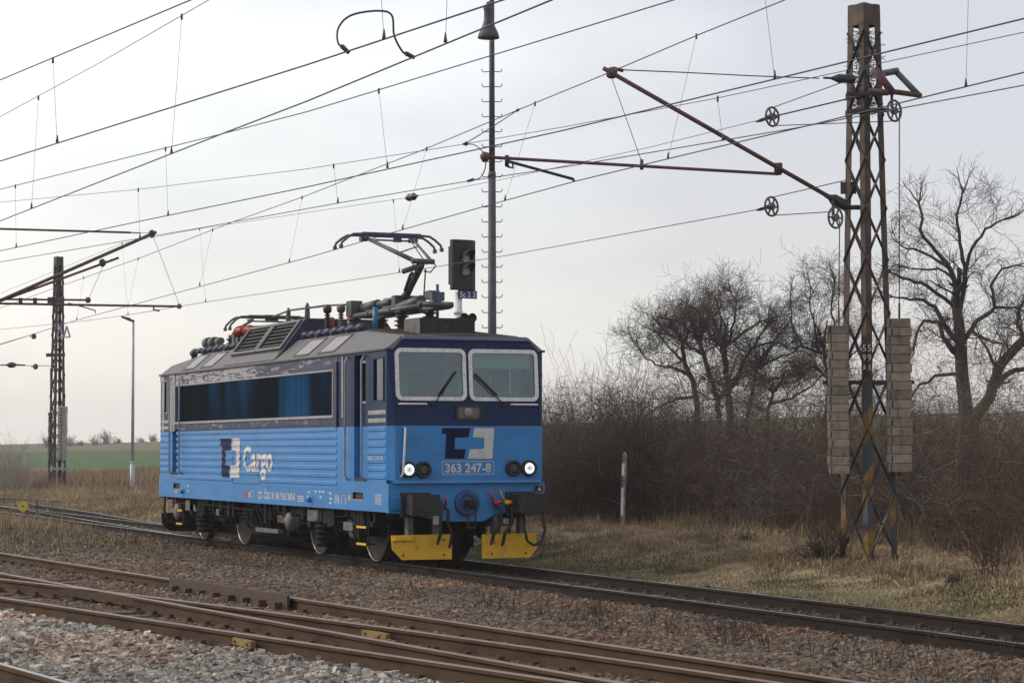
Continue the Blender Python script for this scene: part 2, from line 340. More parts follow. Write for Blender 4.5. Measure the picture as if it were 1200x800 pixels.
def ground_mat():
    m = bpy.data.materials.new('trackside_ground'); m.use_nodes = True; n = m.node_tree.nodes; l = m.node_tree.links
    b = n['Principled BSDF']; b.inputs['Roughness'].default_value = 0.95; b.inputs['Specular IOR Level'].default_value = 0.1
    t = nd(n, 'ShaderNodeTexCoord'); s = nd(n, 'ShaderNodeSeparateXYZ'); l.new(t.outputs['Object'], s.inputs[0])
    def noise(sc, d=6, st=None):
        x = nd(n, 'ShaderNodeTexNoise'); x.inputs['Scale'].default_value = sc; x.inputs['Detail'].default_value = d
        if st:
            q = nd(n, 'ShaderNodeMapping'); q.inputs['Scale'].default_value = st; l.new(t.outputs['Object'], q.inputs['Vector']); l.new(q.outputs[0], x.inputs['Vector'])
        else: l.new(t.outputs['Object'], x.inputs['Vector'])
        return x.outputs['Fac']
    def ramp(fac, cols):
        r = nd(n, 'ShaderNodeValToRGB'); el = r.color_ramp.elements
        el[0].position = cols[0][0]; el[0].color = (*cols[0][1], 1); el[1].position = cols[-1][0]; el[1].color = (*cols[-1][1], 1)
        for p, c in cols[1:-1]: q = el.new(p); q.color = (*c, 1)
        l.new(fac, r.inputs['Fac']); return r.outputs['Color']
    def mr_(v, a, z): 
        r = nd(n, 'ShaderNodeMapRange'); r.inputs['From Min'].default_value = a; r.inputs['From Max'].default_value = z; r.interpolation_type = 'SMOOTHSTEP'
        l.new(v, r.inputs['Value']); return r.outputs[0]
    def mixc(f, a, c):
        q = nd(n, 'ShaderNodeMix', data_type='RGBA'); l.new(f, q.inputs['Factor']); l.new(a, q.inputs['A']); l.new(c, q.inputs['B']); return q.outputs['Result']
    def addn(v, nz_, k):
        q = nd(n, 'ShaderNodeMath', operation='MULTIPLY_ADD'); l.new(nz_, q.inputs[0]); q.inputs[1].default_value = k; l.new(v, q.inputs[2]); return q.outputs[0]
    vor = nd(n, 'ShaderNodeTexVoronoi'); vor.inputs['Scale'].default_value = 16; l.new(t.outputs['Object'], vor.inputs['Vector'])
    stone = ramp(vor.outputs['Distance'], [(0.0, (0.20, 0.155, 0.125)), (0.35, (0.14, 0.105, 0.085)), (0.75, (0.045, 0.034, 0.028))])
    straw = ramp(noise(1.6, 9), [(0.30, (0.15, 0.112, 0.068)), (0.5, (0.25, 0.19, 0.115)), (0.72, (0.34, 0.262, 0.16))])
    moss = ramp(noise(3.0, 8), [(0.35, (0.13, 0.10, 0.06)), (0.52, (0.10, 0.088, 0.045)), (0.62, (0.075, 0.082, 0.03)), (0.75, (0.13, 0.105, 0.06))])
    Yw = addn(s.outputs['Y'], noise(0.7, 5), 2.2)
    c1 = mixc(mr_(Yw, 2.2, 3.1), stone, moss)
    c2 = mixc(mr_(Yw, 3.2, 5.0), c1, straw)
    # the farmed fields beyond, in bands that run with the track
    Yf = addn(s.outputs['Y'], noise(0.02, 3), 9)
    fld = ramp(noise(0.25, 7), [(0.3, (0.080, 0.115, 0.052)), (0.6, (0.100, 0.142, 0.062)), (0.8, (0.125, 0.150, 0.08))])
    soil = ramp(noise(0.3, 7), [(0.3, (0.165, 0.145, 0.095)), (0.7, (0.21, 0.17, 0.12))])
    fld2 = ramp(noise(0.2, 6), [(0.3, (0.125, 0.155, 0.085)), (0.7, (0.155, 0.178, 0.105))])
    c3 = mixc(mr_(Yf, 24, 27), c2, fld)
    c4 = mixc(mr_(Yf, 46, 48), c3, soil)
    c5 = mixc(mr_(Yf, 55, 57), c4, fld2)
    l.new(c5, b.inputs['Base Color'])
    bp = nd(n, 'ShaderNodeBump'); bp.inputs['Strength'].default_value = 0.7; bp.inputs['Distance'].default_value = 0.04
    l.new(noise(14, 6), bp.inputs['Height']); l.new(bp.outputs[0], b.inputs['Normal'])
    return m
struct(raw_mesh('ground', GV, GF, ground_mat(), smooth=True))

# ------------------------------------------------------------------ tracks
PROF = [(-.075, -.165), (.075, -.165), (.075, -.152), (.012, -.132), (.010, -.045), (.034, -.034), (.034, -.006), (.026, 0), (-.026, 0), (-.034, -.006), (-.034, -.034), (-.010, -.045), (-.012, -.132), (-.075, -.152)]
def rail(name, pts, mats, parent, lift=0.0):
    P = np.array(pts, float); v = []; f = []; n = len(PROF); mi = []
    for i, p in enumerate(P):
        d = P[min(i+1, len(P)-1)]-P[max(i-1, 0)]; d[2] = 0; d /= np.linalg.norm(d); nrm = np.array([-d[1], d[0], 0])
        for a, b in PROF: v.append(p+nrm*a+np.array([0, 0, b+lift]))
    for i in range(len(P)-1):
        for k in range(n):
            f.append((i*n+k, i*n+(k+1) % n, (i+1)*n+(k+1) % n, (i+1)*n+k)); mi.append(1 if k == 7 or (k in (5, 6, 8) and mats[1] is HEADB) else 0)
    o = raw_mesh(name, np.array(v), np.array(f), mats, parent)
    m_ = MB(); 
    o.data.polygons.foreach_set('material_index', mi)
    bm = bmesh.new(); bm.from_mesh(o.data)
    bm.verts.ensure_lookup_table()
    for e0 in (0, (len(P)-1)*n): bm.faces.new([bm.verts[e0+k] for k in range(n)])
    bmesh.ops.recalc_face_normals(bm, faces=bm.faces); bm.to_mesh(o.data); bm.free()
    return o
def line(fn, x0, x1, st, z): return [(x, fn(x), z) for x in np.arange(x0, x1+1e-6, st)]
def sleeper_obj(x, y0, y1, zt, ang, parent, rails_y, w_=0.25, dz=0.0):
    m = MB(); c, s_ = math.cos(ang), math.sin(ang); j = random.uniform(-.01, .01)
    def P(dx, y, z): return (x+dx-(y-(y0+y1)/2)*s_, y+dx*s_, z)
    m.hexa([P(-w_/2, y0, zt-.16), P(w_/2, y0, zt-.16), P(w_/2, y1, zt-.16), P(-w_/2, y1, zt-.16), P(-w_/2+.01, y0, zt+j), P(w_/2-.01, y0, zt+j), P(w_/2-.01, y1, zt+j), P(-w_/2+.01, y1, zt+j)])
    m.cur = 1
    for ry in rails_y:
        q = P(0, ry, zt)
        m.box(q[0]-.09, q[0]+.09, q[1]-.17, q[1]+.17, zt+j, zt+.012)
        m.cur = 1
        for sy in (-1, 1):
            m.box(q[0]-.035, q[0]+.035, q[1]+sy*.105-.028, q[1]+sy*.105+.028, zt, zt+.05)
    return m.build('sleeper', [WOOD, RAILB], parent)
trA = thing('railway_track', 'straight main track that carries the blue locomotive, with polished rail heads', 'railway track', (0, 0, -.17))
for yy in (-.7525, .7525): rail('rail', [(-140, yy, 0), (-60, yy, 0), (0, yy, 0), (60, yy, 0)], [RAILA, HEADA], trA)
for i in range(99): sleeper_obj(-36.0+i*.62, -1.3, 1.3, -.165, 0, trA, (-.7525, .7525))
# branch joining the main track at the left
br = thing('branch_track', 'branch track with polished rail running into the main track behind the locomotive', 'railway track', (-35, .5, -.17))
bn = [(-120, 5.6, 0), (-90, 3.6, 0), (-60, 1.9, 0), (-45, .75, 0), (-34, .30, 0), (-24, -.25, 0), (-15, -.66, 0)]
rail('rail', bn, [RAILA, HEADA], br, -.003); rail('rail', [(x, y+1.5, z) for x, y, z in bn[:5]]+[(-26, 1.15, 0), (-17, .83, 0)], [RAILA, HEADA], br, -.003)
# turnout in the foreground: four rails
ZB = 0.28
r1 = np.polyfit([0, 5.02, 9.24, 13.46, 14.74, 18.94, 22.04, 24.4], [-7.63, -7.30, -7.02, -6.71, -6.59, -6.31, -6.08, -5.86], 2)
r3 = np.polyfit([1.3, 6.52, 9.3, 13.3, 18.31, 21.4, 23.83], [-9.22, -8.84, -8.66, -8.36, -7.87, -7.68, -7.56], 2)
r2 = np.polyfit([7.83, 10.33, 13.85, 17, 20.44, 23.04], [-9.13, -8.70, -7.98, -7.42, -6.96, -6.60], 2)
r4 = np.polyfit([11.83, 17.35, 19.9, 21.97, 23.71], [-9.87, -8.98, -8.43, -8.10, -7.84], 2)
F1, F2, F3, F4 = [np.poly1d(p) for p in (r1, r2, r3, r4)]
tb = thing('turnout_track', 'rusty brown turnout of four rails crossing the foreground gravel', 'railway track', (14, -7.8, .11))
rail('rail', line(F1, -30, 27, 1.5, ZB), [RAILB, HEADB], tb); rail('rail', line(F3, -18, 27, 1.5, ZB), [RAILB, HEADB], tb)
rail('rail', line(F2, 2, 27, 1.5, ZB+.002), [RAILB, HEADB], tb); rail('rail', line(F4, 4, 27, 1.5, ZB), [RAILB, HEADB], tb)
# check rail beside the near rail and the cover plate along the far rail
rail('check_rail', [(x, F4(x)+.11, ZB-.004) for x in np.arange(8, 13.8, .8)], [RAILB, RAILB], tb)
g_ = MB()
xa, xb = at(207, 679, Z=ZB)[0], at(347, 700, Z=ZB)[0]
for k in range(8):
    x0 = xa+(xb-xa)*k/8; x1 = xa+(xb-xa)*(k+1)/8
    g_.hexa([(x0, F1(x0)-.115, ZB-.14), (x1, F1(x1)-.115, ZB-.14), (x1, F1(x1)-.08, ZB-.14), (x0, F1(x0)-.08, ZB-.14), (x0, F1(x0)-.115, ZB+.035), (x1, F1(x1)-.115, ZB+.035), (x1, F1(x1)-.08, ZB+.035), (x0, F1(x0)-.08, ZB+.035)])
    g_.box(x0+.25, x0+.37, F1(x0+.3)-.2, F1(x0+.3)-.1, ZB-.16, ZB-.06)
g_.build('guard_plate', RUSTP, tb)
for (px, py, F, wd) in ((392, 735, F2, .75), (238, 744, F4, .62)):
    x = at(px, py, Z=ZB)[0]; g_ = MB(); g_.box(x-wd/2, x+wd/2, F(x)-.062, F(x)-.013, ZB-.115, ZB-.046)
    for q in (-.2, .2): g_.tube([(x+q, F(x)-.085, ZB-.08), (x+q, F(x)-.05, ZB-.08)], .016, 6)
    g_.build('joint_plate', OCHRE, tb)
for i in range(60):
    x = -8+i*.58; ys = sorted([F1(x), F3(x), F2(x) if x > 5 else F3(x), F4(x) if x > 6 else F3(x)])
    sleeper_obj(x, min(ys)-.62, F1(x)+.45, ZB-.150, .06, tb, sorted(set(ys)), .24)
# crossing nose fillers are part of the frog
fx = 11.2; m = MB()
m.hexa([(9.2, F3(9.2)-.03, ZB-.12), (13.6, F2(13.6)-.04, ZB-.12), (13.6, F3(13.6)+.04, ZB-.12), (9.2, F2(9.2)+.03, ZB-.12), (9.2, F3(9.2)-.03, ZB-.035), (13.6, F2(13.6)-.04, ZB-.035), (13.6, F3(13.6)+.04, ZB-.035), (9.2, F2(9.2)+.03, ZB-.035)])
m.build('crossing_frog', RAILB, tb)
# nearest track
trD = thing('near_track', 'nearest track, a single rail cutting the lower left corner', 'railway track', (20, -12, .11))
s5 = (-11.14+11.48)/(22.23-20.36)*.55
rail('rail', [(x, -11.48+s5*(x-20.36), ZB) for x in (-10, 10, 30)], [RAILB, HEADA], trD)
rail('rail', [(x, -13.0+s5*(x-20.36), ZB) for x in (-10, 10, 30)], [RAILB, HEADA], trD)
for i in range(30):
    x = 12+i*.6; y = -12.24+s5*(x-20.36); sleeper_obj(x, y-1.3, y+1.3, ZB-.165, s5, trD, (y-.76, y+.76))
# siding half sunk in the grass
sd = thing('siding_track', 'old rusty siding half sunk in dry grass, running away behind the locomotive', 'railway track', (-30, 4, 0))
sp = [(-110, -6.0+.6), (-70, .55), (-57, 2.2), (-50, 3.1), (-40, 4.0), (-25, 5.0), (-9, 6.35), (1, 7.75), (14, 9.6)]
rail('rail', [(x, y, .16 if x > -30 else .12) for x, y in sp], [RAILB, HEADB], sd); rail('rail', [(x, y+1.5, .17 if x > -30 else .13) for x, y in sp], [RAILB, RAILB], sd)

# ------------------------------------------------------------------ ballast stones, grass
def visible(P, mg=70, near=1.5):
    d = P-_c; z = d@_fw; ok = z > near; z = np.maximum(z, .1)
    x = 600+FPX*(d@_r2)/z; y = 400-FPX*(d@_u2)/z
    return ok & (x > -mg*2) & (x < 1200+mg*2) & (y > -mg) & (y < 800+mg*2)
STONE = attr_mat('stone', 0.9); GRASS = attr_mat('grass_blade', 0.9); TWIG = attr_mat('twig', 0.95)
CUBE = np.array([(-1, -1, -1), (1, -1, -1), (1, 1, -1), (-1, 1, -1), (-1, -1, 1), (1, -1, 1), (1, 1, 1), (-1, 1, 1)], float)
CF = np.array([(0, 3, 2, 1), (4, 5, 6, 7), (0, 1, 5, 4), (1, 2, 6, 5), (2, 3, 7, 6), (3, 0, 4, 7)])
def stones(name, n, x0, x1, y0, y1, size, pal, wts, ykeep=None, zoff=0.0, tint=1.0):
    P = np.stack([rng.uniform(x0, x1, n), rng.uniform(y0, y1, n), np.zeros(n)], 1)
    P[:, 2] = gz(P[:, 0], P[:, 1]); keep = visible(P)
    if ykeep is not None: keep &= ykeep(P[:, 0], P[:, 1])
    P = P[keep]; n = len(P)
    s_ = size*np.exp(np.clip(rng.normal(0, .30, n), -.7, .62)); sc = np.stack([s_*rng.uniform(.7, 1.4, n), s_*rng.uniform(.7, 1.3, n), s_*rng.uniform(.5, .9, n)], 1)/2
    v = CUBE[None]*sc[:, None]*(.78+.32*rng.random((n, 8, 1)))+rng.normal(0, .09, (n, 8, 3))*s_[:, None, None]
    v[:, 4:, :2] *= rng.uniform(.45, .95, (n, 1, 1))
    a, b = rng.uniform(0, 6.28, n), rng.uniform(-.5, .5, n)
    ca, sa, cb, sb = np.cos(a), np.sin(a), np.cos(b), np.sin(b); Z0 = np.zeros(n); O = np.ones(n)
    R = np.stack([np.stack([ca, -sa, Z0], -1), np.stack([sa, ca, Z0], -1), np.stack([Z0, Z0, O], -1)], 1)@np.stack([np.stack([O, Z0, Z0], -1), np.stack([Z0, cb, -sb], -1), np.stack([Z0, sb, cb], -1)], 1)
    v = np.einsum('nij,nkj->nki', R, v)+P[:, None]+np.array([0, 0, zoff])+np.stack([Z0, Z0, sc[:, 2]*rng.uniform(-.2, 1.0, n)], 1)[:, None]
    col = np.array(pal)[rng.choice(len(pal), n, p=np.array(wts)/sum(wts))]*rng.uniform(.72, 1.25, (n, 1))
    pt = (vnoise(P[:, 0], P[:, 1], .45, 81)*.6+vnoise(P[:, 0], P[:, 1], 1.5, 82)*.4)[:, None]
    col = col*(.72+.62*pt)*(1+np.array([.25, -.02, -.22])*np.clip((vnoise(P[:, 0], P[:, 1], .6, 83)[:, None]-.5)*1.6, -.10, .7))*tint
    f = (np.arange(n)[:, None, None]*8+CF[None]).reshape(-1, 4)
    o = raw_mesh(name, v.reshape(-1, 3), f, STONE, None, np.repeat(col, 8, 0)); struct(o, 'stuff'); return o
def offsleeper(X, Y):
    q = np.abs(((X+8-(Y+8)*.06+.29) % .58)-.29) < .12
    return ~(q & (Y > F4(np.maximum(X, 8))-.60) & (rng.random(len(X)) < .9))
def offrail(X, Y):
    k = np.ones(len(X), bool)
    for F in (F1, F2, F3, F4): k &= ~((np.abs(Y-F(X)) < .10) & (X > -20))
    for yy in (-.7525, .7525): k &= np.abs(Y-yy) > .12
    k &= np.abs(Y-(-11.48+s5*(X-20.36))) > .11
    return k
brown = [(.195, .143, .100), (.165, .125, .090), (.225, .165, .115), (.13, .103, .080), (.26, .21, .16), (.085, .070, .058), (.195, .115, .068)]
stones('brown_gravel', 260000, -16, 26, -7.6, -.9, .040, brown, [4, 4, 3, 3, 1.6, 2, 2.4], offrail)
stones('gravel', 60000, -60, -12, -8.5, 1.6, .075, brown, [3, 4, 2, 3, 2, 2, 1], lambda X, Y: offrail(X, Y) & ((np.abs(Y) < 1.7) | (rng.random(len(X)) < .5)), 0.0, .8)
grey = [(.34, .305, .26), (.42, .38, .325), (.25, .22, .185), (.27, .185, .135), (.16, .14, .12), (.50, .455, .39), (.10, .085, .07)]
stones('grey_gravel', 150000, 2, 27, -13.5, -8.3, .045, grey, [5, 4, 3.4, 1.2, 2.2, 1.6, 1], lambda X, Y: offrail(X, Y) & offsleeper(X, Y) & (Y < F4(np.maximum(X, 8))-.10))
stones('dark_gravel', 30000, -4, 27, -10.5, -6.3, .04, brown, [2, 3, 1, 4, .6, 3, 1], lambda X, Y: offrail(X, Y) & (Y > F4(np.maximum(X, 8))), -.02)
stones('shaded_track_gravel', 30000, -16, 30, -1.2, 1.9, .04, brown, [3, 4, 1, 4, .6, 3, 1], offrail, 0.0, .5)  # darkened evenly: shade under the locomotive is put into the stone colour
def blades(name, P, h, wd, col, lean=.45, seg=2, kind='stuff'):
    n = len(P); a = rng.uniform(0, 6.28, n); l = h*lean*np.abs(rng.normal(0, 1, n)); dx, dy = np.cos(a)*l, np.sin(a)*l
    q = rng.uniform(0, 6.28, n); sx, sy = np.cos(q)*wd/2, np.sin(q)*wd/2
    Z = np.zeros(n)
    mid = P+np.stack([dx*.35, dy*.35, h*.6], 1); tip = P+np.stack([dx, dy, h*(1-.25*np.minimum(1, np.abs(l/np.maximum(h, .01))))], 1); s_ = np.stack([sx, sy, Z], 1)
    v = np.stack([P-s_, P+s_, mid+s_*.75, mid-s_*.75, tip+s_*.15, tip-s_*.15], 1).reshape(-1, 3)
    f = (np.arange(n)[:, None, None]*6+np.array([(0, 1, 2, 3), (3, 2, 4, 5)])[None]).reshape(-1, 4)
    o = raw_mesh(name, v, f, GRASS, None, np.repeat(col, 6, 0)); struct(o, kind); return o
straw = np.array([(.40, .31, .19), (.33, .25, .15), (.47, .375, .24), (.25, .185, .115), (.36, .265, .155)])
greens = np.array([(.075, .095, .028), (.10, .11, .04), (.06, .075, .025)])
def pick(n, pal, lo=.7, hi=1.2): return pal[rng.integers(0, len(pal), n)]*rng.uniform(lo, hi, (n, 1))
def scatter(n, x0, x1, y0, y1, dens=None):
    X, Y = rng.uniform(x0, x1, n), rng.uniform(y0, y1, n)
    if dens is not None:
        k = rng.random(n) < dens(X, Y); X, Y = X[k], Y[k]
    P = np.stack([X, Y, gz(X, Y)-.01], 1); return P[visible(P)]
# verge right of the locomotive
clump = lambda X, Y: vnoise(X, Y, 1.1, 21)*.7+vnoise(X, Y, 3.5, 22)*.3
P = scatter(420000, -16, 24, 1.6, 11, lambda X, Y: np.clip(sstep(1.3, 3.8, Y)*1.1*sstep(.22, .60, clump(X, Y))+.16, 0, 1))
Yn = P[:, 1]; cl = clump(P[:, 0], P[:, 1]); n = len(P)
h = (.035+.12*sstep(2.2, 6.5, Yn)*sstep(.30, .75, cl))*np.exp(rng.normal(0, .4, n))
gm = (rng.random(n) < .85*(1-sstep(2.6, 5.0, Yn))*sstep(.30, .55, vnoise(P[:, 0], P[:, 1], .45, 31)*.6+vnoise(P[:, 0], P[:, 1], 1.7, 32)*.4))[:, None]
blades('dry_grass', P, h, .011+.006*rng.random(n), np.where(gm, pick(n, greens)*1.15, pick(n, straw)*(.60+.75*vnoise(P[:, 0], P[:, 1], 1.3, 33)[:, None])), 1.1)
P = scatter(60000, -24, 20, 6.3, 11.5, lambda X, Y: sstep(.35, .65, clump(X, Y))); n = len(P)
blades('tall_dry_grass', P, (.14+.26*sstep(6.3, 8.6, P[:, 1]))*np.exp(rng.normal(0, .35, n)), .012*np.ones(n), pick(n, np.array([(.25, .175, .105), (.20, .14, .085), (.31, .23, .14), (.14, .10, .065)])), .35)
# tall dry grass on the left, before the fields
P = scatter(170000, -115, -28, 3.2, 24, lambda X, Y: sstep(.25, .6, vnoise(X, Y, .3, 41)*.6+vnoise(X, Y, 1.2, 42)*.4)*sstep(3, 6, Y)); n = len(P)
hh = (.14+.42*vnoise(P[:, 0], P[:, 1], .22, 44)*sstep(4, 9, P[:, 1]))*(1-.5*sstep(13, 22, P[:, 1]))*np.exp(rng.normal(0, .3, n))
blades('tall_straw_grass', P, hh, .03+.015*rng.random(n), pick(n, np.array([(.36, .26, .16), (.30, .21, .125), (.42, .32, .21), (.24, .165, .10), (.28, .22, .13)])), .3)
P = scatter(120000, -64, -15, 1.9, 7, lambda X, Y: sstep(1.8, 3.4, Y)*(.25+.75*sstep(.3, .6, vnoise(X, Y, .6, 47)*.6+vnoise(X, Y, 2.2, 48)*.4))); n = len(P)
blades('verge_grass', P, .13*np.exp(rng.normal(0, .45, n)), .018+.008*rng.random(n), pick(n, straw)*(.6+.7*vnoise(P[:, 0], P[:, 1], .9, 49)[:, None]), .9)
# strip between the tracks on the left, and scraps along the ballast
P = scatter(90000, -46, -2, -7.0, -1.5, lambda X, Y: sstep(-4, -14, X+1.5*(Y+4))*sstep(.30, .6, vnoise(X, Y, .5, 51)*.6+vnoise(X, Y, 2, 52)*.4)); n = len(P)
gm = (rng.random(n) < .35*sstep(-24, -10, P[:, 0]))[:, None]
blades('strip_grass', P, .20*np.exp(rng.normal(0, .4, n))*(.5+.5*sstep(-8, -22, P[:, 0])), .014+.008*rng.random(n), np.where(gm, pick(n, greens), pick(n, straw)), .5)
P = scatter(9000, 2, 26, -4.8, -.9, lambda X, Y: sstep(.62, .75, vnoise(X, Y, .8, 61))); n = len(P)
blades('dead_weeds', P, .11*np.exp(rng.normal(0, .4, n)), .009*np.ones(n), pick(n, np.array([(.06, .05, .045), (.09, .07, .06), (.12, .095, .07)])), .6)
# thin dark dead stalks among the ballast on the right
a0, a1 = [], []
for i in range(45):
    x = 7+17*rng.random()**.6; y = rng.uniform(-4.2, -1.1); z = float(gz(x, y))
    for k in range(rng.integers(4, 12)):
        b = np.array([x+rng.normal(0, .07), y+rng.normal(0, .07), z]); h = rng.uniform(.07, .30); t = b+np.array([rng.normal(0, .25)*h, rng.normal(0, .25)*h, h]); a0.append(b); a1.append(t)
        if h > .15: a0.append(b*.4+t*.6); a1.append(t+np.array([rng.normal(0, .06), rng.normal(0, .06), .0]))
n = len(a0); struct(segs_mesh('dead_stalks', a0, a1, np.full(n, .0042), np.full(n, .003), 3, GRASS, None, np.array((.055, .046, .042))*rng.uniform(.7, 1.5, (n, 1))), 'stuff')
# ------------------------------------------------------------------ locomotive
LOCO = thing('electric_locomotive', 'blue and navy electric locomotive with raised pantograph standing on the main track', 'locomotive', (-5.34, 0, 0))
MX = lambda x: -10.68-x
def both(fn):
    fn(lambda x: x, 1); fn(MX, -1)
def text_pts(txt, bold=0.0):
    cu = bpy.data.curves.new('lettering', 'FONT'); cu.body = txt; cu.offset = bold; cu.resolution_u = 3
    ob = bpy.data.objects.new('lettering', cu); me = bpy.data.meshes.new_from_object(ob); bpy.data.objects.remove(ob); bpy.data.curves.remove(cu)
    return me
def lettering(name, txt, fn, m, parent, bold=0.0, asp=None, cuts=(), label=None):
    """fn maps u in 0..1 (along), v in 0..1 (cap height) to a point"""
    me = text_pts(txt, bold); bm = bmesh.new(); bm.from_mesh(me)
    xs = [v.co.x for v in bm.verts]; cap = text_pts('H'); h = max(v.co.y for v in cap.vertices)
    x0, x1 = min(xs), max(xs)
    for v in bm.verts: v.co = Vector(((v.co.x-x0)/(x1-x0), v.co.y/h, 0))
    for q in cuts:
        g = bm.verts[:]+bm.edges[:]+bm.faces[:]
        bmesh.ops.bisect_plane(bm, geom=g, plane_co=(0, q, 0), plane_no=(0, 1, 0))
    for v in bm.verts: v.co = Vector(fn(v.co.x, v.co.y))
    bm.to_mesh(me); bm.free(); me.materials.clear(); me.materials.append(m)
    me.name = name
    return link(name, me, parent)
DZ0, DZ1 = 1.46, 3.70       # door
def wall_fn(y): return lambda u, v: (u, y, v)
H_lo = []; H_up = []
for f in (lambda x: x, MX):
    a, b = sorted((f(.62), f(1.22))); H_lo.append((a, b, DZ0, 2.43)); H_up.append((a, b, 2.43, DZ1))
    a, b = sorted((f(1.66), f(2.14))); H_up.append((a, b, 2.88, 3.60))
    a, b = sorted((f(.55), f(1.10))); H_lo.append((a, b, 1.13, 1.26))
m = MB()
for s in (-1, 1): m.holes([MX(2.29), 2.29], [.94, 2.43], wall_fn(1.47*s), H_lo)
for f in (lambda x: x, MX):
    m.holes([-1.37, 1.37], [1.49, 2.43], lambda u, v: (f(2.45), u, v), [])
    for s in (-1, 1):
        m.add([(f(2.29), 1.47*s, 1.49), (f(2.45), 1.37*s, 1.49), (f(2.45), 1.37*s, 2.43), (f(2.29), 1.47*s, 2.43)], [(0, 1, 2, 3)])
    # sill lip and the headstock below it
    m.hexa([(f(2.1), -1.45, 1.44), (f(2.50), -1.36, 1.44), (f(2.50), 1.36, 1.44), (f(2.1), 1.45, 1.44), (f(2.1), -1.45, 1.489), (f(2.485), -1.37, 1.489), (f(2.485), 1.37, 1.489), (f(2.1), 1.45, 1.489)])
    m.prism([(-1.47, .93), (-1.21, .91), (-.71, .83), (-.3, .77), (.3, .77), (.56, .91), (1.21, .91), (1.47, .95), (1.47, 1.438), (-1.47, 1.438)], lambda a, b, t: (f(t), a, b), 2.29, 2.39)
m.add([(MX(2.3), -1.46, .95), (2.3, -1.46, .95), (2.3, 1.46, .95), (MX(2.3), 1.46, .95)], [(0, 1, 2, 3)])
LOW = m.build('lower_body', BLUE, LOCO)
# upper body
def xu(z): return 2.45-(z-2.43)*.085
m = MB()
for s in (-1, 1): m.holes([MX(2.29), 2.29], [2.43, 3.74], wall_fn(1.469*s), H_up)
WH = [(-1.275, -.09, 2.94, 3.70), (.09, 1.275, 2.94, 3.70)]
for f in (lambda x: x, MX):
    m.holes([-1.37, 1.37], [2.43, 3.74], lambda u, v: (f(xu(v)), u, v), WH)
    m.add([(f(xu(3.74)), -1.37, 3.74), (f(xu(3.74)), 1.37, 3.74), (f(xu(3.98)), 1.20, 3.98), (f(xu(3.98)), -1.20, 3.98)], [(0, 1, 2, 3)])
    for s in (-1, 1):
        m.add([(f(2.29), 1.469*s, 2.43), (f(2.45), 1.37*s, 2.43), (f(xu(3.74)), 1.37*s, 3.74), (f(2.25), 1.469*s, 3.74), (f(2.29), 1.469*s, 3.72)], [(0, 1, 2, 3, 4)])
UP = m.build('upper_body', NAVY, LOCO)
# ribs on the sides
RZ = [2.39, 2.255, 2.12, 1.98, 1.84, 1.69, 1.545, 1.40]
def ribd(z):
    return max([max(0, min(.013, (.042-abs(z-q))*.9)) for q in RZ])
def ribbed(x0, x1, y, mb, zs=RZ):
    s = -1 if y < 0 else 1
    for z in zs:
        P = [(z-.042, 0), (z-.028, .013), (z+.028, .013), (z+.042, 0)]
        vs = []
        for x, e_ in ((x0, .02), (x1, -.02)):
            for zz, d in P: vs.append((x+(e_ if d else 0), y+s*d+s*.0005, zz))
        mb.add(vs, [(0, 1, 5, 4), (1, 2, 6, 5), (2, 3, 7, 6), (0, 3, 2, 1), (4, 5, 6, 7)])
for s in (-1, 1):
    m = MB()
    ribbed(-11.53, -7.02, 1.47*s, m); ribbed(-5.18, -.32, 1.47*s, m); ribbed(-7.02, -5.18, 1.47*s, m, RZ[:4]+RZ[6:7])
    for a, b in ((-11.53, -7.02), (-5.18, -.32)): m.box(a, b, *sorted((1.47*s, 1.476*s)), 1.285, 1.30)
    m.build('side_ribbing', BLUE, LOW)
    for f in (lambda x: x, MX):
        a, b = sorted((f(1.36), f(2.27)))
        m = MB(); ribbed(a, b, 1.47*s, m, [2.375, 2.235, 2.10, 1.96, 1.82, 1.68, 1.545]); m.build('cab_ribbing', BLUE, LOW)
        m = MB(); ribbed(a, b, 1.47*s, m, [2.52, 2.66]); m.build('cab_ribbing', SILV, UP)
# the access hatch in the side
m = MB(); m.box(-7.0, -5.2, -1.474, -1.470, 1.315, 1.33); m.box(-7.01, -6.995, -1.474, -1.47, 1.32, 1.84); m.box(-5.205, -5.19, -1.474, -1.47, 1.32, 1.84); m.box(-7.0, -5.2, -1.474, -1.47, 1.83, 1.84)
m.build('access_hatch', NAVYD, LOW)
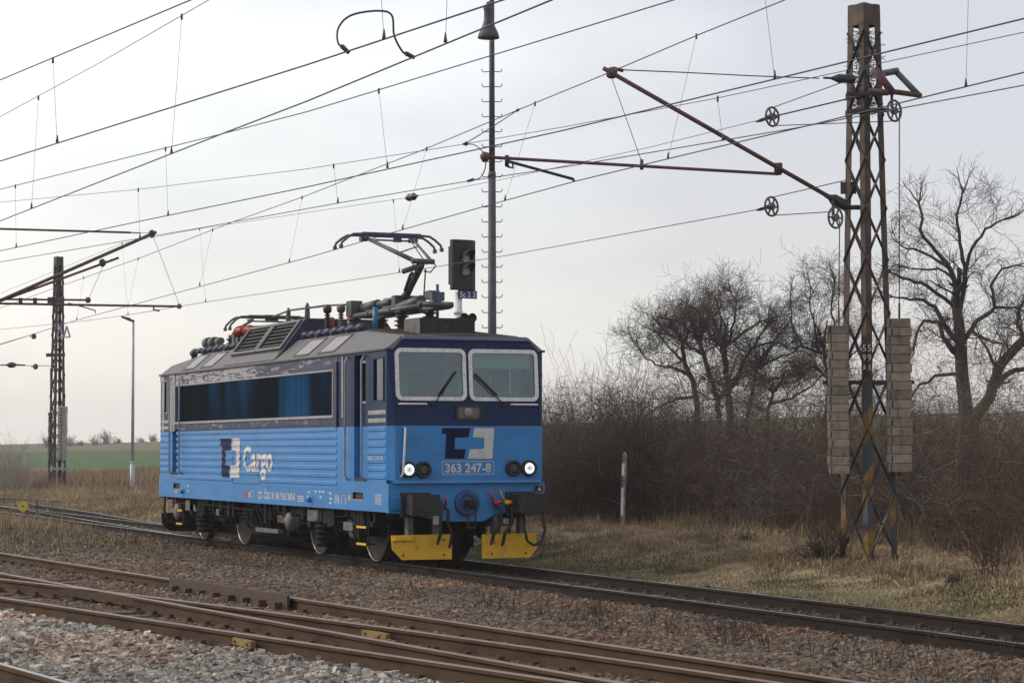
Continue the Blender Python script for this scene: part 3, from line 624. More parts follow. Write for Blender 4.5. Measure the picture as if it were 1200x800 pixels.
# belt of machinery room windows, silver peeling band and posts
for s in (-1, 1):
    m = MB(); m.box(-11.58, -.52, *sorted((1.47*s, 1.484*s)), 2.655, 3.45)
    pm = bpy.data.materials.get('streaked_band')
    if pm is None:
        pm = mat('streaked_band', (0.016, 0.080, 0.19), 0.5, 0, (0.008, 0.011, 0.013), 0.42, (1.1, 1, 0.30), 0.34, 0.56, detail=2, col3=(0.010, 0.024, 0.046), lo3=0.42, hi3=0.85, scale3=1.3, stretch3=(7, 1, 0.10), spec=0.0)
    m.build('window_band', pm, UP)
    m = MB()
    for z0, z1, q in ((3.455, 3.49, .03), (2.60, 2.65, .03)): m.box(-11.62, -.48, *sorted((1.47*s, (1.47+q)*s)), z0, z1)
    m.box(-.515, -.475, *sorted((1.47*s, 1.505*s)), 2.652, 3.452); m.box(-11.62, -11.585, *sorted((1.47*s, 1.50*s)), 2.652, 3.452)
    m.build('band_frame', SILV, UP, .004)
    m = MB(); m.box(-11.62, -5.4, *sorted((1.47*s, 1.476*s)), 3.495, 3.735); m.cur = 1; m.box(-5.4, -.30, *sorted((1.47*s, 1.476*s)), 3.495, 3.735); m.box(-11.62, -.30, *sorted((1.47*s, 1.476*s)), 2.48, 2.595)
    m.build('peeling_band', [FLAKE, FLAKE2], UP)
    m = MB(); m.box(-12.10, -11.64, *sorted((1.47*s, 1.492*s)), 2.44, 3.73); m.box(-13.0, -12.62, *sorted((1.47*s, 1.478*s)), 3.61, 3.73)
    m.box(-12.82, -12.62, *sorted((1.47*s, 1.477*s)), 2.44, 3.6); m.build('worn_corner_post', SILV, UP)
    m = MB(); m.box(-.46, -.28, *sorted((1.47*s, 1.50*s)), 2.44, 3.62); m.build('door_post', NAVYD, UP)
    m = MB(); m.box(-.05, .03, *sorted((1.47*s, 1.480*s)), 2.6, 3.735); m.build('worn_strip', SILV, UP)
    m = MB(); m.box(MX(2.33), 2.33, *sorted((1.46*s, 1.515*s)), 3.735, 3.775); m.build('gutter', ROOF, UP, .008)
# doors and cab windows
for f in (lambda x: x, MX):
    for s in (-1, 1):
        a, b = sorted((f(.62), f(1.22))); yo, yi = 1.47*s, 1.37*s
        wa, wb = sorted((f(.76), f(1.10)))
        m = MB(); m.holes([a, b], [DZ0, 2.43], wall_fn(yi), []); m.cur = 1; m.holes([a, b], [2.43, DZ1], wall_fn(yi), [(wa, wb, 2.88, 3.56)])
        for z0, z1, q in ((DZ0, 2.43, 0), (2.43, DZ1, 1)):
            m.cur = q
            m.add([(a, yo, z0), (a, yi, z0), (a, yi, z1), (a, yo, z1)], [(0, 1, 2, 3)]); m.add([(b, yo, z0), (b, yi, z0), (b, yi, z1), (b, yo, z1)], [(0, 1, 2, 3)])
        m.add([(a, yo, DZ1), (b, yo, DZ1), (b, yi, DZ1), (a, yi, DZ1)], [(0, 1, 2, 3)])
        m.cur = 2; m.add([(a, yo, DZ0), (b, yo, DZ0), (b, yi, DZ0), (a, yi, DZ0)], [(0, 1, 2, 3)])
        dr = m.build('cab_door', [BLUE, NAVY, UNDER], LOCO)
        m = MB(); m.box(wa, wb, *sorted((yi-.01*s, yi-.016*s)), 2.88, 3.56); m.build('pane', GLASSS, dr)
        m = MB()
        m.box(wa-.03, wb+.03, *sorted((yi, yi+.012*s)), 3.56, 3.60); m.box(wa-.03, wb+.03, *sorted((yi, yi+.012*s)), 2.84, 2.88); m.build('window_frame', SILV, dr)
        m = MB(); hx = f(1.12); m.tube([(hx, yi, 1.95), (hx, yi+.05*s, 1.95), (hx+.0, yi+.05*s, 1.98), (hx-.1, yi+.05*s, 1.98)], .012, 6); m.build('door_handle', SILV, dr)
        m = MB(); m.box(a+.02, b-.02, *sorted((yo+.0*s, yi)), DZ0+.002, DZ0+.06); m.build('door_step', BLACK, dr)
        m = MB(); a2, b2 = sorted((f(1.66), f(2.14)))
        m.box(a2, b2, *sorted((1.45*s, 1.444*s)), 2.88, 3.60); pn = m.build('side_window', GLASSS, LOCO)
        m = MB()
        for q0, q1, z0, z1 in ((a2-.025, b2+.025, 3.60, 3.625), (a2-.025, b2+.025, 2.855, 2.88), (a2-.025, a2, 2.88, 3.6), (b2, b2+.025, 2.88, 3.6)):
            m.box(q0, q1, *sorted((1.44*s, 1.485*s)), z0, z1)
        m.build('window_frame', SILV if f is MX else NAVY, pn)
        for hx in (f(.34), f(1.225)):
            m = MB(); y0, y1 = 1.47*s, 1.55*s
            m.tube([(hx, y0, 3.68), (hx, (y0+y1)/2, 3.67), (hx, y1, 3.58), (hx, y1, 1.58), (hx, (y0+y1)/2, 1.49), (hx, y0, 1.48)], .019, 8)
            m.build('handrail', SILV, LOCO)
        a3, b3 = sorted((f(.55), f(1.10)))
        m = MB(); m.box(a3, b3, *sorted((1.43*s, 1.36*s)), 1.10, 1.29); m.cur = 1; m.box(a3+.02, b3-.02, *sorted((1.46*s, 1.475*s)), 1.126, 1.137); m.build('foot_hole', [BLACK, YELL], LOCO)
# cab lining
for f in (lambda x: x, MX):
    sg = 1 if f(1) == 1 else -1
    m = MB(); A = lambda u, v: (f(.36), u, v)
    m.holes([-1.36, 1.36], [1.6, 3.70], A, [])
    m.add([(f(.36), -1.36, 3.70), (f(2.28), -1.36, 3.70), (f(2.28), 1.36, 3.70), (f(.36), 1.36, 3.70)], [(0, 1, 2, 3)])
    m.add([(f(.36), -1.36, 1.62), (f(2.40), -1.36, 1.62), (f(2.40), 1.36, 1.62), (f(.36), 1.36, 1.62)], [(0, 1, 2, 3)])
    for s in (-1, 1):
        H = [tuple(sorted((f(.74), f(1.12))))+(2.86, 3.58), tuple(sorted((f(1.64), f(2.16))))+(2.86, 3.62)]
        m.holes(sorted([f(.36), f(2.24)]), [1.6, 3.72], wall_fn(1.355*s), H)
    m.cur = 1
    m.box(*sorted((f(1.72), f(2.34))), -1.30, 1.30, 1.63, 2.70); m.box(*sorted((f(1.9), f(2.2))), .2, .9, 2.70, 2.86); m.box(*sorted((f(.37), f(.40))), -.35, .35, 1.64, 3.45)
    cl = m.build('cab_lining', [CAB, CABD], LOCO)
    for yy in (-.65, .65):
        m = MB(); m.box(*sorted((f(1.0), f(1.45))), yy-.25, yy+.25, 2.15, 2.27); m.box(*sorted((f(.95), f(1.08))), yy-.24, yy+.24, 2.25, 3.0); m.tube([(f(1.2), yy, 1.63), (f(1.2), yy, 2.2)], .06, 8)
        m.build('driver_seat', CABD, cl, .03)
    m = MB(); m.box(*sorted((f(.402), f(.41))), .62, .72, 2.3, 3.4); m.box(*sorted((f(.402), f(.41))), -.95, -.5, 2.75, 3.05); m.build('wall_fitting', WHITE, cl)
    m = MB(); m.box(*sorted((f(2.24), f(2.25))), .12, 1.25, 3.44, 3.70); m.build('sun_blind', mat('blind_green', (.30, .42, .37), .8) if sg == 1 else bpy.data.materials['blind_green'], cl)
    m = MB(); m.tube([(f(1.0), 1.0, 1.65), (f(1.0), 1.0, 3.68)], .035, 8); m.build('light_stand_in_post', WHITE, cl)  # white tube added to stand in for light through the far window
# windscreens
def rrect(y0, y1, z0, z1, r, n=6):
    o = []
    for cy_, cz_, a0 in ((y1-r, z1-r, 0), (y0+r, z1-r, 90), (y0+r, z0+r, 180), (y1-r, z0+r, 270)):
        for k in range(n+1):
            t = math.radians(a0+90*k/n); o.append((cy_+r*math.cos(t), cz_+r*math.sin(t)))
    return o
def ring(mb, outer, inner, fn, d0, d1):
    n = len(outer)
    vs = [fn(a, b, d0) for a, b in outer]+[fn(a, b, d0) for a, b in inner]+[fn(a, b, d1) for a, b in outer]+[fn(a, b, d1) for a, b in inner]
    fs = []
    for i in range(n):
        j = (i+1) % n
        fs += [(i, j, n+j, n+i), (2*n+i, 3*n+i, 3*n+j, 2*n+j), (i, 2*n+i, 2*n+j, j), (n+i, n+j, 3*n+j, 3*n+i)]
    mb.add(vs, fs)
for f, sg in ((lambda x: x, 1), (MX, -1)):
    for y0, y1 in ((-1.345, -.025), (.025, 1.345)):
        fn = lambda a, b, d: (f(xu(b)+d), a, b)
        m = MB(); m.prism(rrect(y0+.05, y1-.05, 2.92, 3.72, .06), fn, -.012, -.004); ws = m.build('windscreen', GLASSC, LOCO)
        m = MB(); ring(m, rrect(y0, y1, 2.865, 3.775, .12), rrect(y0+.066, y1-.066, 2.933, 3.705, .06), fn, -.02, .022)
        fr = m.build('window_frame', WHITE, ws)
        m = MB()
        for k in range(12):
            for zz in (2.895, 3.74):
                yy = y0+.14+(y1-y0-.28)*k/11; m.add([fn(yy-.005, zz-.005, .0245), fn(yy+.005, zz-.005, .0245), fn(yy+.005, zz+.005, .0245), fn(yy-.005, zz+.005, .0245)], [(0, 1, 2, 3)])
        for k in range(7):
            for yy in (y0+.033, y1-.033):
                zz = 3.0+.64*k/6; m.add([fn(yy-.005, zz-.005, .0245), fn(yy+.005, zz-.005, .0245), fn(yy+.005, zz+.005, .0245), fn(yy-.005, zz+.005, .0245)], [(0, 1, 2, 3)])
        m.build('frame_screws', GREYM, fr, fix=False)
    # wipers
    for pv, tp in (((-.66, 2.80), (-.24, 3.36)), ((.66, 2.80), (.12, 3.32))):
        P = lambda yz, d: (f(xu(yz[1])+d), yz[0], yz[1])
        m = MB(); m.tube([P(pv, .02), P(pv, .06)], .035, 10); m.tube([P(pv, .055), P(tp, .05)], .011, 6)
        mid = ((pv[0]+tp[0])/2, (pv[1]+tp[1])/2); q0 = (mid[0]*.55+pv[0]*.45, mid[1]*.55+pv[1]*.45)
        m.tube([P((q0[0]+.03, q0[1]+.02), .036), P((tp[0]+.02, tp[1]+.02), .034)], .014, 6); m.build('wiper', BLACK, LOCO)
    for y0, y1 in ((-1.30, -.78), (.80, 1.32)):
        m = MB(); X = xu(2.81); m.tube([(f(X), y0, 2.80), (f(X+.06), y0+.02, 2.805), (f(X+.06), y1-.02, 2.805), (f(X), y1, 2.80)], .017, 8); m.build('grab_bar', WHITE, LOCO)
    m = MB(); m.tube([(f(2.45), -1.20, 2.39), (f(2.50), -1.205, 2.385), (f(2.53), -1.215, 2.32), (f(2.53), -1.25, 1.62), (f(2.5), -1.27, 1.56), (f(2.45), -1.28, 1.56)], .02, 8); m.build('front_handrail', WHITE, LOCO)
    # middle lamp
    X = xu(2.66); fn = lambda a, b, d: (f(X+d), a, b)
    m = MB(); ring(m, rrect(-.25, .25, 2.525, 2.80, .06), rrect(-.205, .205, 2.565, 2.76, .04), fn, -.02, .03); m.cur = 1; m.prism(rrect(-.205, .205, 2.565, 2.76, .04), fn, .002, .012)
    ml = m.build('marker_lamp', [FRAMEB, mat('lamp_grey', (.13, .13, .135), .4)], LOCO)
    m = MB(); m.lathe((f(X+.012), -.01, 2.665), (sg, 0, 0), [(0, .085), (.02, .083), (.032, .05), (.036, 0)], 20); m.build('lens', LENS, ml)
    # headlights
    for yy, zz, lit in ((-1.13, 1.675, 1), (-.86, 1.672, 0), (.83, 1.69, 0), (1.13, 1.69, 1)):
        m = MB(); m.lathe((f(2.44), yy, zz), (sg, 0, 0), [(0, .145), (.075, .142), (.085, .13), (.085, .10), (.047, .096)], 24)
        hl = m.build('headlight', BLACK, LOCO)
        m = MB(); m.lathe((f(2.487), yy, zz), (sg, 0, 0), [(0, .096), (.012, .094), (.02, .05), (.02, 0)], 20)
        m.build('lens', LITLAMP if (lit and sg == 1) else FRAMEB, hl)
        m = MB()
        for k in range(8 if not lit else 16):
            t = 2*math.pi*k/(8 if not lit else 8); R_ = .055 if k < 8 else .03
            c_ = (f(2.507), yy+R_*math.cos(t), zz+R_*math.sin(t)); m.lathe(c_, (sg, 0, 0), [(0, .011), (.004, .010)], 6)
        m.lathe((f(2.507), yy, zz), (sg, 0, 0), [(0, .016), (.004, .014)], 8)
        m.build('led_ring', LENS if not lit else GREYM, hl)
    m = MB(); m.hexa([(f(2.28), -1.23, 3.925), (f(2.37), -1.22, 3.925), (f(2.37), 1.22, 3.925), (f(2.28), 1.23, 3.925), (f(2.25), -1.17, 4.0), (f(2.34), -1.16, 4.0), (f(2.34), 1.16, 4.0), (f(2.25), 1.17, 4.0)])
    m.build('front_visor', mat('visor_paint', (.10, .125, .175), .5) if sg == 1 else bpy.data.materials['visor_paint'], UP, .01)
    # buffers
    for s in (-1, 1):
        yc = .985*s; m = MB()
        m.box(*sorted((f(2.39), f(2.47))), yc-.27, yc+.27, .86, 1.28); m.box(*sorted((f(2.45), f(2.80))), yc-.21, yc+.21, .90, 1.24); m.tube([(f(2.75), yc, 1.07), (f(3.0), yc, 1.07)], .12, 16)
        bf = m.build('buffer', BLACK, LOCO, .01)
        m = MB(); fn = lambda a, b, d: (f(2.98+d), yc+a, 1.075+b)
        pl_ = [(-.29, -.18), (.24, -.18), (.29, -.13), (.29, .0), (.20, .18), (-.29, .18)] if s < 0 else [(-.29, -.13), (-.24, -.18), (.29, -.18), (.29, .18), (-.20, .18), (-.29, .0)]
        m.prism(pl_, fn, 0, .045); m.lathe((f(3.025), yc, 1.075), (sg, 0, 0), [(0, .15), (.006, .145)], 20); m.build('buffer_head', BLACK, bf, .012)
    # coupler
    m = MB(); m.lathe((f(2.39), -.02, 1.09), (sg, 0, 0), [(0, .23), (.04, .23), (.05, .20), (.05, .13), (.03, .12)], 24)
    for k in range(12): t = k*math.pi/6; m.lathe((f(2.43), -.02+.215*math.cos(t), 1.09+.215*math.sin(t)), (sg, 0, 0), [(0, .016), (.02, .014)], 6)
    cp = m.build('coupler_plate', mat('coupler_blue', (.03, .09, .24), .5) if sg == 1 else bpy.data.materials['coupler_blue'], LOCO)
    m = MB(); m.tube([(f(2.40), -.02, 1.08), (f(2.62), -.02, 1.08), (f(2.72), -.02, 1.05), (f(2.78), -.02, 1.10), (f(2.74), -.02, 1.19), (f(2.66), -.02, 1.18)], [.075, .07, .06, .05, .04, .03], 10)
    for dy in (-.07, .07): m.tube([(f(2.60), dy-.02, 1.05), (f(2.63), dy-.02, .85), (f(2.60), dy-.02, .70), (f(2.6), dy-.02, .66)], .018, 7)
    m.tube([(f(2.6), -.1, .66), (f(2.6), .06, .66)], .028, 8)
    m.build('coupling_hook', BLACK, cp)
    # pipe taps and hoses
    for yy, mm, c2 in ((.51, REDP, 'red'), (.72, YELL, 'yel')):
        m = MB(); m.tube([(f(2.39), yy, 1.09), (f(2.50), yy, 1.09)], .05, 10); m.tube([(f(2.45), yy-.02, 1.10), (f(2.47), yy-.11, 1.22), (f(2.47), yy-.13, 1.30)], .018, 6); m.tube([(f(2.48), yy-.05, 1.08), (f(2.52), yy+.07, 1.10)], .035, 8)
        m.build('pipe_tap', mm, LOCO)
    m = MB(); m.tube([(f(2.42), -.42, 1.06), (f(2.46), -.43, 1.2)], .02, 6); m.build('pipe_tap', REDP, LOCO)
    for (ya, yb, z0) in ((.52, .42, .44), (.73, .63, .42), (-.62, -.58, .46), (-.48, -.36, .40)):
        m = MB(); m.tube([(f(2.45), ya, 1.05), (f(2.58), ya+.04, .96), (f(2.60), ya+.03, .75), (f(2.56), yb, .55), (f(2.54), yb-.02, z0)], .03, 8); m.tube([(f(2.54), yb-.02, z0), (f(2.54), yb-.05, z0-.08)], [.036, .02], 8)
        m.build('brake_hose', BLACK, LOCO)
    m = MB(); m.tube([(f(2.62), .96, .90), (f(2.66), .97, .60), (f(2.66), 1.02, .42), (f(2.66), 1.14, .345), (f(2.66), 1.28, .40), (f(2.64), 1.36, .58), (f(2.58), 1.36, .88)], .026, 8); m.build('jumper_cable', BLACK, LOCO)
    # snow ploughs
    for pl_ in ([(-1.42, .55), (-.31, .555), (-.29, .50), (-.30, .12), (-1.22, .125), (-1.40, .30)], [(.27, .54), (1.30, .55), (1.32, .28), (1.18, .12), (.27, .12)]):
        m = MB(); m.prism(pl_, lambda a, b, t: (f(t), a, b), 2.37, 2.395); s = -1 if pl_[0][0] < 0 else 1
        pw = m.build('snow_plough', YELL if sg == 1 else UNDER, LOCO, .004)
        m = MB()
        for yy in (-1.2, -.45, .45, 1.1):
            if yy*s > 0:
                for zz in (.2, .46): m.lathe((f(2.395), yy, zz), (sg, 0, 0), [(0, .02), (.015, .016)], 6)
        m.build('bolts', UNDER, pw)
        yc = s*.8
        for dy in (-.3, .2): m = MB(); m.box(*sorted((f(2.2), f(2.36))), yc+dy, yc+dy+.1, .5, .95); m.build('plough_bracket', GREYM, pw)
    m = MB(); m.box(*sorted((f(2.396), f(2.47))), -1.41, -1.02, .46, .475); m.box(*sorted((f(2.396), f(2.46))), -1.38, -1.05, .47, .52); m.build('foot_step', YELL, LOCO)
    m = MB(); m.box(*sorted((f(2.40), f(2.47))), 1.28, 1.40, 1.28, 1.38); m.build('warning_box', BLACK, LOCO)
    m = MB(); X = f(2.472); m.add([(X, 1.295, 1.295), (X, 1.375, 1.295), (X, 1.335, 1.365)], [(0, 1, 2)]); m.build('warning_mark', YELL, LOCO)
    m = MB(); m.box(*sorted((f(2.38), f(2.46))), -.66, -.52, .72, .98); m.build('pale_cover', WHITE if sg == 1 else GREYM, LOCO, .03)
    m = MB(); m.box(*sorted((f(2.389), f(2.42))), -1.43, -1.14, .97, 1.22); m.build('headstock_socket', BLUE, LOCO, .02)

# emblem, numbers and lettering
LG_D = [(205, 130), (585, 130), (560, 252), (380, 258), (375, 410), (525, 412), (503, 538), (245, 538), (262, 205), (205, 205)]
LG_P = [(640, 128), (905, 128), (880, 538), (550, 538), (580, 412), (765, 408), (775, 258), (615, 250)]
def flat_poly(name, pts, m_, parent):
    bm = bmesh.new(); bm.faces.new([bm.verts.new(tuple(map(float, p))) for p in pts]); me = bpy.data.meshes.new(name); bm.to_mesh(me); bm.free(); me.materials.append(m_); return link(name, me, parent)
for nm, pp, mm in (('emblem_dark', LG_D, LOGOD), ('emblem_pale', LG_P, LOGOW)):
    flat_poly(nm, [at(500+x/11.43, 490+y/11.43, X=2.454) for x, y in pp], mm, LOW)
    def side_pt(x, y):
        u = (x-205)/700; v = (538-y)/410; return (-7.91+u*1.46, v)
    bm = bmesh.new(); bm.faces.new([bm.verts.new((side_pt(x, y)[0], side_pt(x, y)[1], 0)) for x, y in pp])
    bmesh.ops.triangulate(bm, faces=bm.faces)
    for z in RZ:
        for q in (-.042, -.028, .028, .042):
            bmesh.ops.bisect_plane(bm, geom=bm.verts[:]+bm.edges[:]+bm.faces[:], plane_co=(0, (z+q-1.44)/.82, 0), plane_no=(0, 1, 0))
    for v in bm.verts:
        z = 1.44+v.co.y*.82; v.co = Vector((v.co.x, -1.475-ribd(z)-.002, z))
    me = bpy.data.meshes.new('side_'+nm); bm.to_mesh(me); bm.free(); me.materials.append(mm); link('side_'+nm, me, LOW)
cz0, cz1 = 1.60, 2.08
cuts = [(z+q-cz0)/(cz1-cz0) for z in RZ for q in (-.042, -.028, .028, .042)]
lettering('side_lettering', 'Cargo', lambda u, v: (-6.22+2.02*u, -1.475-ribd(cz0+v*(cz1-cz0))-.002, cz0+v*(cz1-cz0)), LOGOW, LOW, .03, cuts=cuts)
m = MB(); X = 2.453
for a, b, c_, d in ((-.50, .475, 1.808, 1.818), (-.50, .475, 1.585, 1.595), (-.50, -.49, 1.595, 1.808), (.465, .475, 1.595, 1.808)):
    m.add([(X, a, c_), (X, b, c_), (X, b, d), (X, a, d)], [(0, 1, 2, 3)])
np_ = m.build('number_plate', LOGOW, LOW)
lettering('number', '363 247-8', lambda u, v: (X, -.445+.86*u, 1.625+.148*v), LOGOW, np_, .03)
YS = -1.473
lettering('vehicle_number', 'CZ - ČDC 91 54 7 363 247-8', lambda u, v: (-5.22+2.42*u, YS, 1.045+.13*v), LOGOW, LOW, .03)
m = MB()
def sq(x0, x1, z0, z1): m.add([(x0, YS, z0), (x1, YS, z0), (x1, YS, z1), (x0, YS, z1)], [(0, 1, 2, 3)])
sq(-5.2, -4.98, 1.0, 1.012)
for x0, x1, z0, z1 in ((-5.72, -5.70, 1.04, 1.19), (-5.52, -5.50, 1.04, 1.19), (-5.72, -5.5, 1.18, 1.19), (-5.85, -5.78, 1.05, 1.16)): sq(x0, x1, z0, z1)
for k in range(4): sq(-2.62, -2.25, 1.03+.033*k, 1.045+.033*k)
for x, z in ((-1.35, 1.22), (-1.15, 1.22), (-1.3, 1.12), (-.75, 1.20), (-.72, 1.1), (-.75, 1.02), (-2.0, 1.2), (-2.05, 1.12), (-1.6, 1.22), (-11.6, 1.05), (-11.2, 1.02), (-10.6, 1.2), (-10.6, 1.08)): sq(x, x+.12, z, z+.04)
for x in (-.42, -.05): 
    sq(x, x+.03, 1.02, 1.2); sq(x+.2, x+.23, 1.02, 1.2); sq(x, x+.23, 1.19, 1.2); 
for z in (1.06, 1.10, 1.14, 1.18): sq(-.36, -.24, z, z+.018)
for k in range(5): sq(1.72, 2.05, 1.07+.04*k, 1.085+.04*k)
sq(1.74, 1.78, 1.07, 1.25)
m.build('small_markings', LOGOW, LOW)
lettering('cab_number', '363 247-8', lambda u, v: (1.42+.75*u, YS-.026, 1.84+.07*v), LOGOW, LOW)
m = MB(); sq(-6.16, -5.96, 1.03, 1.16); m.build('red_mark', REDP, LOW)
m = MB(); sq(.32, .42, 1.11, 1.2); m.build('yellow_mark', YELL, LOW)
for xx in (-1.85, -10.95):
    m = MB(); m.box(xx-.11, xx+.11, -1.476, -1.47, .98, 1.16); m.tube([(xx, -1.47, 1.09), (xx, -1.54, 1.07)], .05, 10); m.build('lifting_lug', BLUE, LOW)

# roof
def ring_pts(k): return {'c': [(-1.49, 3.745), (-1.475, 3.77), (-1.20, 3.985), (-.6, 4.01), (0, 4.02), (.6, 4.01), (1.20, 3.985), (1.475, 3.77), (1.49, 3.745)],
    'm': [(-1.49, 3.745), (-1.485, 3.775), (-1.0, 4.19), (-.5, 4.225), (0, 4.24), (.5, 4.225), (1.0, 4.19), (1.485, 3.775), (1.49, 3.745)]}[k]
RX = [(2.30, 'c'), (-.08, 'm'), (-10.60, 'm'), (MX(2.30), 'c')]
m = MB()
for i in range(len(RX)-1):
    (x0, k0), (x1, k1) = RX[i], RX[i+1]; p0, p1 = ring_pts(k0), ring_pts(k1); n = len(p0)
    vs = [(x0, a, b) for a, b in p0]+[(x1, a, b) for a, b in p1]
    for j in range(n-1): m.cur = 1 if 2 <= j <= 5 else 0; m.add([vs[j], vs[j+1], vs[n+j+1], vs[n+j]], [(0, 1, 2, 3)])
for s in (-1, 1):   # front gussets where the chamfer meets the roof
    for f in (lambda x: x, MX):
        m.cur = 0; m.add([(f(2.30), 1.475*s, 3.77), (f(2.30), 1.20*s, 3.985), (f(2.335), 1.19*s, 3.93), (f(2.335), 1.38*s, 3.745)], [(0, 1, 2, 3)])
roof = m.build('roof', [ROOF, ROOFT], LOCO)
m = MB()
for x in np.arange(.15, 2.2, .18):   # ridged walkway on the cab roof
    k = (x+.08)/2.38; zz = lambda y: (4.24-.22*k)-abs(y)*.03
    for s in (-1, 1): m.hexa([(x, .05*s, zz(0)-.01), (x+.05, .05*s, zz(0)-.01), (x+.05, 1.05*s, zz(1.0)-.012), (x, 1.05*s, zz(1.0)-.012), (x, .05*s, zz(0)+.02), (x+.05, .05*s, zz(0)+.02), (x+.05, 1.05*s, zz(1.0)+.016), (x, 1.05*s, zz(1.0)+.016)])
m.build('roof_ridges', ROOFT, roof)
def slope_pt(x, t, d, s):    # t 0 at gutter .. 1 at the roof edge
    y = 1.485-.485*t; z = 3.775+.415*t; return (x, s*(y+d*.65), z+d*.76)
for s in (-1, 1):
    for (pa, pb) in (((345, 416.7), (361, 413.3)), ((374, 413), (391, 410)), ((215.8, 433), (226.7, 432.3)), ((236.7, 430), (248, 428.6))):
        xa, xb = at(*pa, Y=-1.42)[0], at(*pb, Y=-1.42)[0]
        m = MB(); ring(m, rrect(xa-.07, xb+.07, .08, .94, .06), rrect(xa, xb, .16, .86, .04), lambda a, b, d: slope_pt(a, b, d, s), 0.001, .012)
        hf = m.build('roof_window', FRAMEB, LOCO)
        m = MB(); m.prism(rrect(xa, xb, .16, .86, .04), lambda a, b, d: slope_pt(a, b, d, s), .001, .008); m.build('pane', HATCH, hf)
    # silver seam
# raised louvre house
m = MB(); m.prism([(-1.455, 3.80), (-.86, 4.60), (-.82, 4.64), (.82, 4.64), (.86, 4.60), (1.455, 3.80)], lambda a, b, t: (t, a, b), -7.78, -4.12)
lh = m.build('louvre_housing', NAVYD, LOCO, .01)
def lp(x, t, d, s): return (x, s*(1.455-.595*t+d*.80), 3.80+.80*t+d*.60)
for s in (-1, 1):
    m = MB()
    m.prism([(-7.74, .0), (-4.16, .0), (-4.16, .20), (-7.74, .20)], lambda a, b, d: lp(a, b, d, s), .002, .016)
    m.build('apron_plate', ROOF, lh)
    for x0, x1 in ((-7.70, -5.97), (-5.93, -4.20)):
        m = MB(); m.prism([(x0+.05, .22), (x1-.05, .22), (x1-.05, .96), (x0+.05, .96)], lambda a, b, d: lp(a, b, d, s), .001, .006)
        m.cur = 1
        for (a, b, c_, d_) in ((x0, x1, .255, .32), (x0, x1, .93, .995), (x0, x0+.11, .32, .93), (x1-.11, x1, .32, .93)):
            m.prism([(a, c_), (b, c_), (b, d_), (a, d_)], lambda u, v, d: lp(u, v, d, s), .002, .05)
        m.cur = 2
        for k in range(6):
            t0 = .335+k*.098
            m.hexa([lp(x0+.11, t0, .006, s), lp(x1-.11, t0, .006, s), lp(x1-.11, t0+.010, .006, s), lp(x0+.11, t0+.010, .006, s), lp(x0+.11, t0+.012, .045, s), lp(x1-.11, t0+.012, .045, s), lp(x1-.11, t0+.022, .045, s), lp(x0+.11, t0+.022, .045, s)])
        m.build('louvre', [BLACK, ROOF, UNDER], lh)
# navy pipes with fittings along the roof edges
for s in (-1, 1):
    for xa, xb in ((-12.1, -8.0), (-3.95, -.35)):
        m = MB(); m.tube([(xa, .93*s, 4.27), (xb, .93*s, 4.27)], .045, 8); x = xa+.15
        while x < xb-.1:
            m.tube([(x-.13, .93*s, 4.27), (x-.09, .93*s, 4.28), (x+.09, .93*s, 4.28), (x+.13, .93*s, 4.27)], [.05, .07, .07, .05], 10); x += .46
        for x in np.arange(xa, xb, .9): m.box(x-.04, x+.04, min(.98*s, .84*s), max(.98*s, .84*s), 4.17, 4.25)
        m.build('roof_pipe', NAVYD, LOCO)
def ribins(m, p, h, r, n, core=None):
    x, y, z = p; pr = []
    for k in range(n):
        q = h*k/n; pr += [(q, r*.55), (q+h/n*.25, r), (q+h/n*.5, r*.95), (q+h/n*.6, r*.55)]
    m.lathe(p, (0, 0, 1), pr+[(h, r*.5)], 14)
# small roof equipment at the rear
m = MB()
for x, y, r in ((-11.6, -.75, .13), (-11.15, -.75, .12), (-10.6, -.78, .08)): m.tube([(x, y, 4.46), (x+.28, y, 4.46)], r, 14); m.box(x+.05, x+.22, y-.06, y+.06, 4.2, 4.40)
m.build('air_cylinder', GREYM, LOCO)
m = MB(); m.lathe((-12.35, -.85, 4.02), (0, 0, 1), [(0, .06), (.18, .06), (.2, .10), (.26, .10), (.34, .02)], 10); m.build('roof_horn', GREYM, LOCO)
m = MB()
for x, y in ((-9.35, -.62), (-9.0, -.52), (-9.2, -.3)): m.lathe((x-.2, y, 4.62), (1, 0, 0), [(0, .05), (.05, .13), (.1, .09), (.15, .14), (.2, .09), (.25, .14), (.3, .09), (.35, .12), (.4, .04)], 12)
m.build('red_disconnector', REDI, LOCO)
m = MB(); 
for x in (-9.4, -9.0): m.box(x-.1, x+.1, -.7, -.3, 4.2, 4.5)
m.box(-9.7, -9.5, -.72, -.55, 4.2, 4.62); m.build('disconnector_base', GREYM, LOCO)
# rear pantograph, folded
def pan_head(m, X, z, hw=.74, tip=1.02, drop=.26):
    for dx in (-.18, .18):
        m.tube([(X+dx, -tip, z-drop), (X+dx, -tip+.02, z-drop+.07), (X+dx, -hw-.14, z-.07), (X+dx, -hw-.03, z-.008), (X+dx, -hw+.1, z), (X+dx, hw-.1, z), (X+dx, hw+.03, z-.008), (X+dx, hw+.14, z-.07), (X+dx, tip-.02, z-drop+.07), (X+dx, tip, z-drop)], .024, 8)
        m.box(X+dx-.02, X+dx+.02, -hw+.15, hw-.15, z+.015, z+.038)
        for s in (-1, 1): m.box(X+dx-.035, X+dx+.035, tip*s-.03, tip*s+.03, z-drop-.05, z-drop+.02)
    for y in (-.5, .5): m.bar((X-.2, y, z-.06), (X+.2, y, z-.06), .04, .04)
    m.tube([(X, -.5, z-.09), (X, .5, z-.09)], .018, 8)
